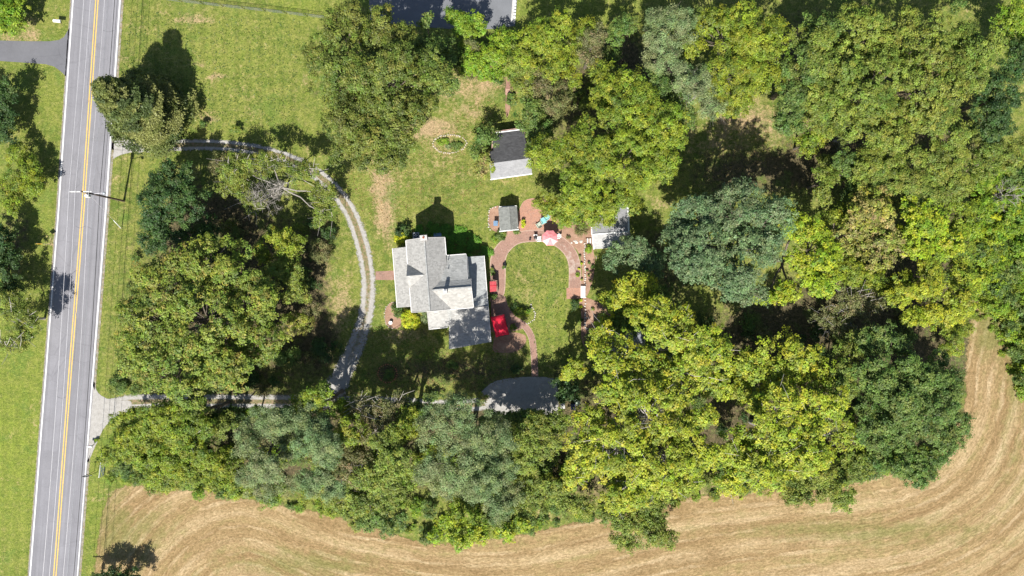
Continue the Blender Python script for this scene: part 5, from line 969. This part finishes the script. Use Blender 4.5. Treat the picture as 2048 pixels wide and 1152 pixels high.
# ------------------------------------------------------------ roadside
def utility_pole(label, base, h=11.0, arm=1.9):
    b = at(*base); t = thing('utility_pole', label, 'utility pole', b, 0, 'utility poles along the road')
    MB().tube([(0, 0, -.1), (0, 0, h * .5), (0, 0, h)], [.17, .14, .11], 10).build('pole', POLE, t)
    MB().box(-arm, arm * .7, -.06, .06, h - .45, h - .33).build('crossarm', OFFW, t); MB().beam((-.8, 0, h - .45), (0, 0, h - 1.2), .05).beam((.8, 0, h - .45), (0, 0, h - 1.2), .05).build('arm_brace', GREYM, t)
    for x in (-arm + .1, -.9, 1.05): MB().lathe([(.03, h - .33), (.07, h - .28), (.04, h - .2), (.06, h - .14), (.02, h - .1)], 8, (x, 0, 0)).build('insulator', WHITE, t)
    MB().lathe([(.26, h - 2.1), (.28, h - 2.05), (.28, h - 1.35), (.2, h - 1.25), (.05, h - 1.2)], 14, (-.05, -.42, 0)).build('transformer', OFFW, t)
    MB().beam((0, 0, 8.2), (1.6, .1, 8.5), .06).build('lamp_arm', GALV, t); MB().lathe([(.06, 8.25), (.24, 8.3), (.2, 8.45), (.05, 8.5)], 12, (1.75, .1, 0)).build('lamp_head', GREYM, t)
    return b
pA = utility_pole('utility pole with pale transformer leaning into view over the road centre', (248, 402)); pN = utility_pole('utility pole beyond the upper picture edge carrying the same wires', (302, -411)); pS = utility_pole('utility pole beyond the lower picture edge carrying the same wires', (190, 1222))
def wire(label, dx, h, rad, m, sag, name='power_line', cat='power line', y=0):
    pts = []
    for a, b in ((pN, pA), (pA, pS)):
        for k in range(17):
            if pts and k == 0: continue
            s = k / 16; p = a.lerp(b, s); pts.append((p.x + dx, p.y + y, h - sag * 4 * s * (1 - s)))
    o = MB().tube(pts, rad, 5).build(name, m); o['label'] = label; o['category'] = cat; o['group'] = 'overhead wires following the road'
wire('pale overhead wire furthest left over the road', -1.8, 10.9, .026, GALV, .5); wire('pale overhead wire left of the yellow centre line', -.9, 10.9, .026, GALV, .6); wire('pale overhead wire along the right lane', 1.05, 10.9, .024, GALV, .8)
wire('thick dark cable strung low over the right road edge', .25, 6.9, .04, BLACKM, .5, 'telephone_cable', 'cable'); wire('thin dark cable beside the thick low one', .5, 6.5, .022, BLACKM, .35, 'telephone_cable', 'cable'); wire('thin grey service wire over the right lane', .15, 8.4, .014, GREYM, .5, 'telephone_cable', 'cable')
g0 = pA + Vector((0, -.1, 9.2)); g1 = at(242.5, 457, .1); t = thing('guy_wire', 'guy wire with white guard running from the pole to the verge', 'guy wire', g1)
MB().tube([g0 - g1, (0, 0, 0)], .014, 5).build('wire', GALV, t); dgu = (g0 - g1).normalized(); MB().tube([dgu * .2, dgu * 2.5], .06, 8).build('guard', WHITE, t)
def mailbox(label, px, py, rz, s=1):
    t = thing('mailbox', label, 'mailbox', at(px, py), rz, 'mailboxes beside the road'); MB().box(-.05, .05, -.05, .05, 0, 1.0).build('post', WOOD, t)
    pr = [(-.14 * s, 0), (.14 * s, 0), (.14 * s, .16), (.09 * s, .25), (0, .29), (-.09 * s, .25), (-.14 * s, .16)]; v = [(x, y, 1 + z) for y in (-.35 * s, .35 * s) for x, z in pr]; n = 7
    MB().add(v, [tuple(range(n)), tuple(range(2 * n - 1, n - 1, -1))] + [(i, i + n, (i + 1) % n + n, (i + 1) % n) for i in range(n)]).build('box', WHITE, t); MB().box(.145 * s, .165 * s, 0, .04, 1.1, 1.3).build('flag', REDFAB, t)
mailbox('white mailbox at the lower drive mouth', 188, 889.5, 1.45, 1.1); mailbox('white mailbox on the lawn corner above the neighbour drive', 123, 47, 1.5, 1.6)
t = thing('road_sign', 'yellow diamond road sign on the verge left of the road', 'road sign', at(101, 489)); MB().box(-.03, .03, -.03, .03, 0, 3.2).build('post', GREYM, t); MB().slab([(0, -.05, 2.0), (.55, -.05, 2.6), (0, -.05, 3.2), (-.55, -.05, 2.6)], .0).f
mb = MB(); dv = [(0, 0, 2.1), (.55, 0, 2.65), (0, 0, 3.2), (-.55, 0, 2.65)]; mb.add([(x, -.06, z) for x, y, z in dv] + [(x, -.09, z) for x, y, z in dv], [(0, 1, 2, 3), (7, 6, 5, 4)] + [(i, (i + 1) % 4, (i + 1) % 4 + 4, i + 4) for i in range(4)]); mb.build('plate', YELS, t)
t = thing('road_sign', 'two post road sign with diamond and plaque near the white gate', 'road sign', at(192, 943)); MB().box(-.33, -.27, -.03, .03, 0, 3.1).build('post', BLACKM, t); MB().box(.27, .33, -.03, .03, 0, 3.1).build('post', BLACKM, t)
dv = [(0, 0, 2.15), (.5, 0, 2.65), (0, 0, 3.15), (-.5, 0, 2.65)]; MB().add([(x, -.06, z) for x, y, z in dv] + [(x, -.09, z) for x, y, z in dv], [(0, 1, 2, 3), (7, 6, 5, 4)] + [(i, (i + 1) % 4, (i + 1) % 4 + 4, i + 4) for i in range(4)]).build('diamond_plate', GREYM, t); MB().box(-.6, .6, -.09, -.06, 1.85, 2.05).build('plaque', GREYM, t)
# white field gate: runs from (212,905) to (207,950)
ga, gb = at(212.5, 904), at(207.5, 950.5); t = thing('field_gate', 'white tubular field gate with crossed braces by the road verge', 'gate', ga); L = gb - ga; L = Vector((L.x, L.y, 0))
P = lambda s, z: (L.x * s, L.y * s, z)
for z in (.12, 1.28): MB().tube([P(0, z), P(1, z)], .055, 6).build('rail', WHITE, t)
for z in (.5, .88): MB().tube([P(0, z), P(1, z)], .035, 6).build('rail', WHITE, t)
for s in (0, .5, 1): MB().tube([P(s, .08), P(s, 1.32)], .055, 6).build('upright', WHITE, t)
for s0, s1 in ((0, .5), (.5, 1)): MB().tube([P(s0, .12), P(s1, 1.28)], .045, 6).build('brace', WHITE, t); MB().tube([P(s0, 1.28), P(s1, .12)], .045, 6).build('brace', WHITE, t)
# chain link fence
t = thing('chain_link_fence', 'black chain link fence across the far lawn at the top', 'fence', at(350, 2)); o = at(350, 2); FH = 1.25
fp = [(278, -6), (322, -1), (364, 4.5), (406.5, 9), (446.5, 14), (489, 18.5), (530.5, 23), (572.8, 28), (615, 33), (657, 38)]; fw = [at(*q) - o for q in fp]
for p in fw: MB().tube([(p.x, p.y, 0), (p.x, p.y, FH + .05)], .035, 6).build('post', BLACKM, t)
mb = MB()
for a, b in zip(fw[:-1], fw[1:]):
    MB().tube([a + Vector((0, 0, FH)), b + Vector((0, 0, FH))], .025, 6).build('top_rail', BLACKM, t); d_ = (b - a); ln = d_.length; u = d_ / ln; n = int(ln / .11)
    for k in range(n):
        for sg in (0, 1):
            s0 = k * .11; s1 = s0 + FH * .55 * 1.0
            if s1 > ln: continue
            z0, z1 = (0.03, FH) if sg else (FH, .03); mb.beam(a + u * s0 + Vector((0, 0, z0)), a + u * s1 + Vector((0, 0, z1)), .008)
mb.build('wire_mesh', GREYM, t)['kind'] = 'stuff'
# parking stops: little white studs along the lot kerb
for k in range(6):
    o = MB().box(-.16, .16, -.14, .14, .1, .32).build('kerb_block', WHITE); o.location = at(1030.5 - k * .3, 4 + k * 6.4); o['label'] = ['white block at the top of the row along the parking lot kerb', 'second white block from the top along the lot kerb', 'third white block from the top along the lot kerb', 'third white block from the bottom along the lot kerb', 'second white block from the bottom along the lot kerb', 'white block at the bottom of the row along the parking lot kerb'][k]; o['category'] = 'kerb block'; o['group'] = 'white blocks on the parking lot kerb'
# brown soil heap with plank
t = thing('brick_steps', 'small flight of brown brick steps beside the trees at the top of the garden', 'steps', at(1017, 170)); MB().slab([(-.5, -.6, .3), (.6, -.5, .3), (.7, .7, .3), (.1, 1.1, .3)], .3).build('upper_tread', simple('brown_brick', (.24, .13, .1), .9, .2), t); MB().slab([(-.5, -1.6, .14), (.3, -1.6, .14), (.55, -.62, .14), (-.5, -.62, .14)], .14).build('lower_tread', simple('light_brown_brick', (.36, .22, .17), .9, .2), t)

# ------------------------------------------------------------ lawn detail: weeds and leaf litter
def scatter(name, poly, n, seed, pal, L, Wd, up, z=.03):
    r = np.random.default_rng(seed); pts = spots(n, poly, 1, 1, seed); P = np.array([(at(a[0], a[1]).x, at(a[0], a[1]).y, 0) for a in pts]); P[:, 2] = z + r.uniform(0, .05, n)
    Nn = np.array([0, 0, up]) + unit(n, r) * .8; Nn /= np.linalg.norm(Nn, axis=1)[:, None]; pal = np.array(pal); Cc = pal[r.integers(0, len(pal), n)] * r.uniform(.7, 1.3, (n, 1))
    obj(name, quads_mesh(name, leaf_quads(P, Nn, L, Wd, r), LEAF, Cc), None, 'stuff')
scatter('fallen_leaves', [(560, 360), (780, 330), (1000, 170), (980, 330), (960, 420), (780, 480), (720, 420), (680, 400)], 1500, 61, [(.3, .2, .08), (.25, .15, .06), (.3, .26, .06)], .2, .14, 1)
scatter('fallen_leaves', [(700, 640), (790, 660), (900, 700), (1060, 700), (1060, 750), (950, 780), (700, 790)], 1800, 62, [(.3, .2, .08), (.25, .15, .06), (.16, .2, .05)], .2, .14, 1)
scatter('fallen_leaves', [(1290, 360), (1560, 200), (1640, 300), (1500, 330), (1360, 420)], 900, 63, [(.3, .2, .08), (.3, .26, .06)], .2, .14, 1)
scatter('lawn_weeds', [(260, 20), (600, 40), (600, 240), (420, 260), (240, 150)], 1600, 64, [(.12, .17, .04), (.09, .14, .03)], .25, .2, .8)
scatter('lawn_weeds', [(1015, 490), (1130, 500), (1135, 600), (1160, 650), (1170, 740), (1075, 740), (1060, 640), (1015, 600)], 700, 65, [(.12, .17, .04), (.07, .12, .025)], .22, .16, .8)
print('LEAVES', LEAFCOUNT)
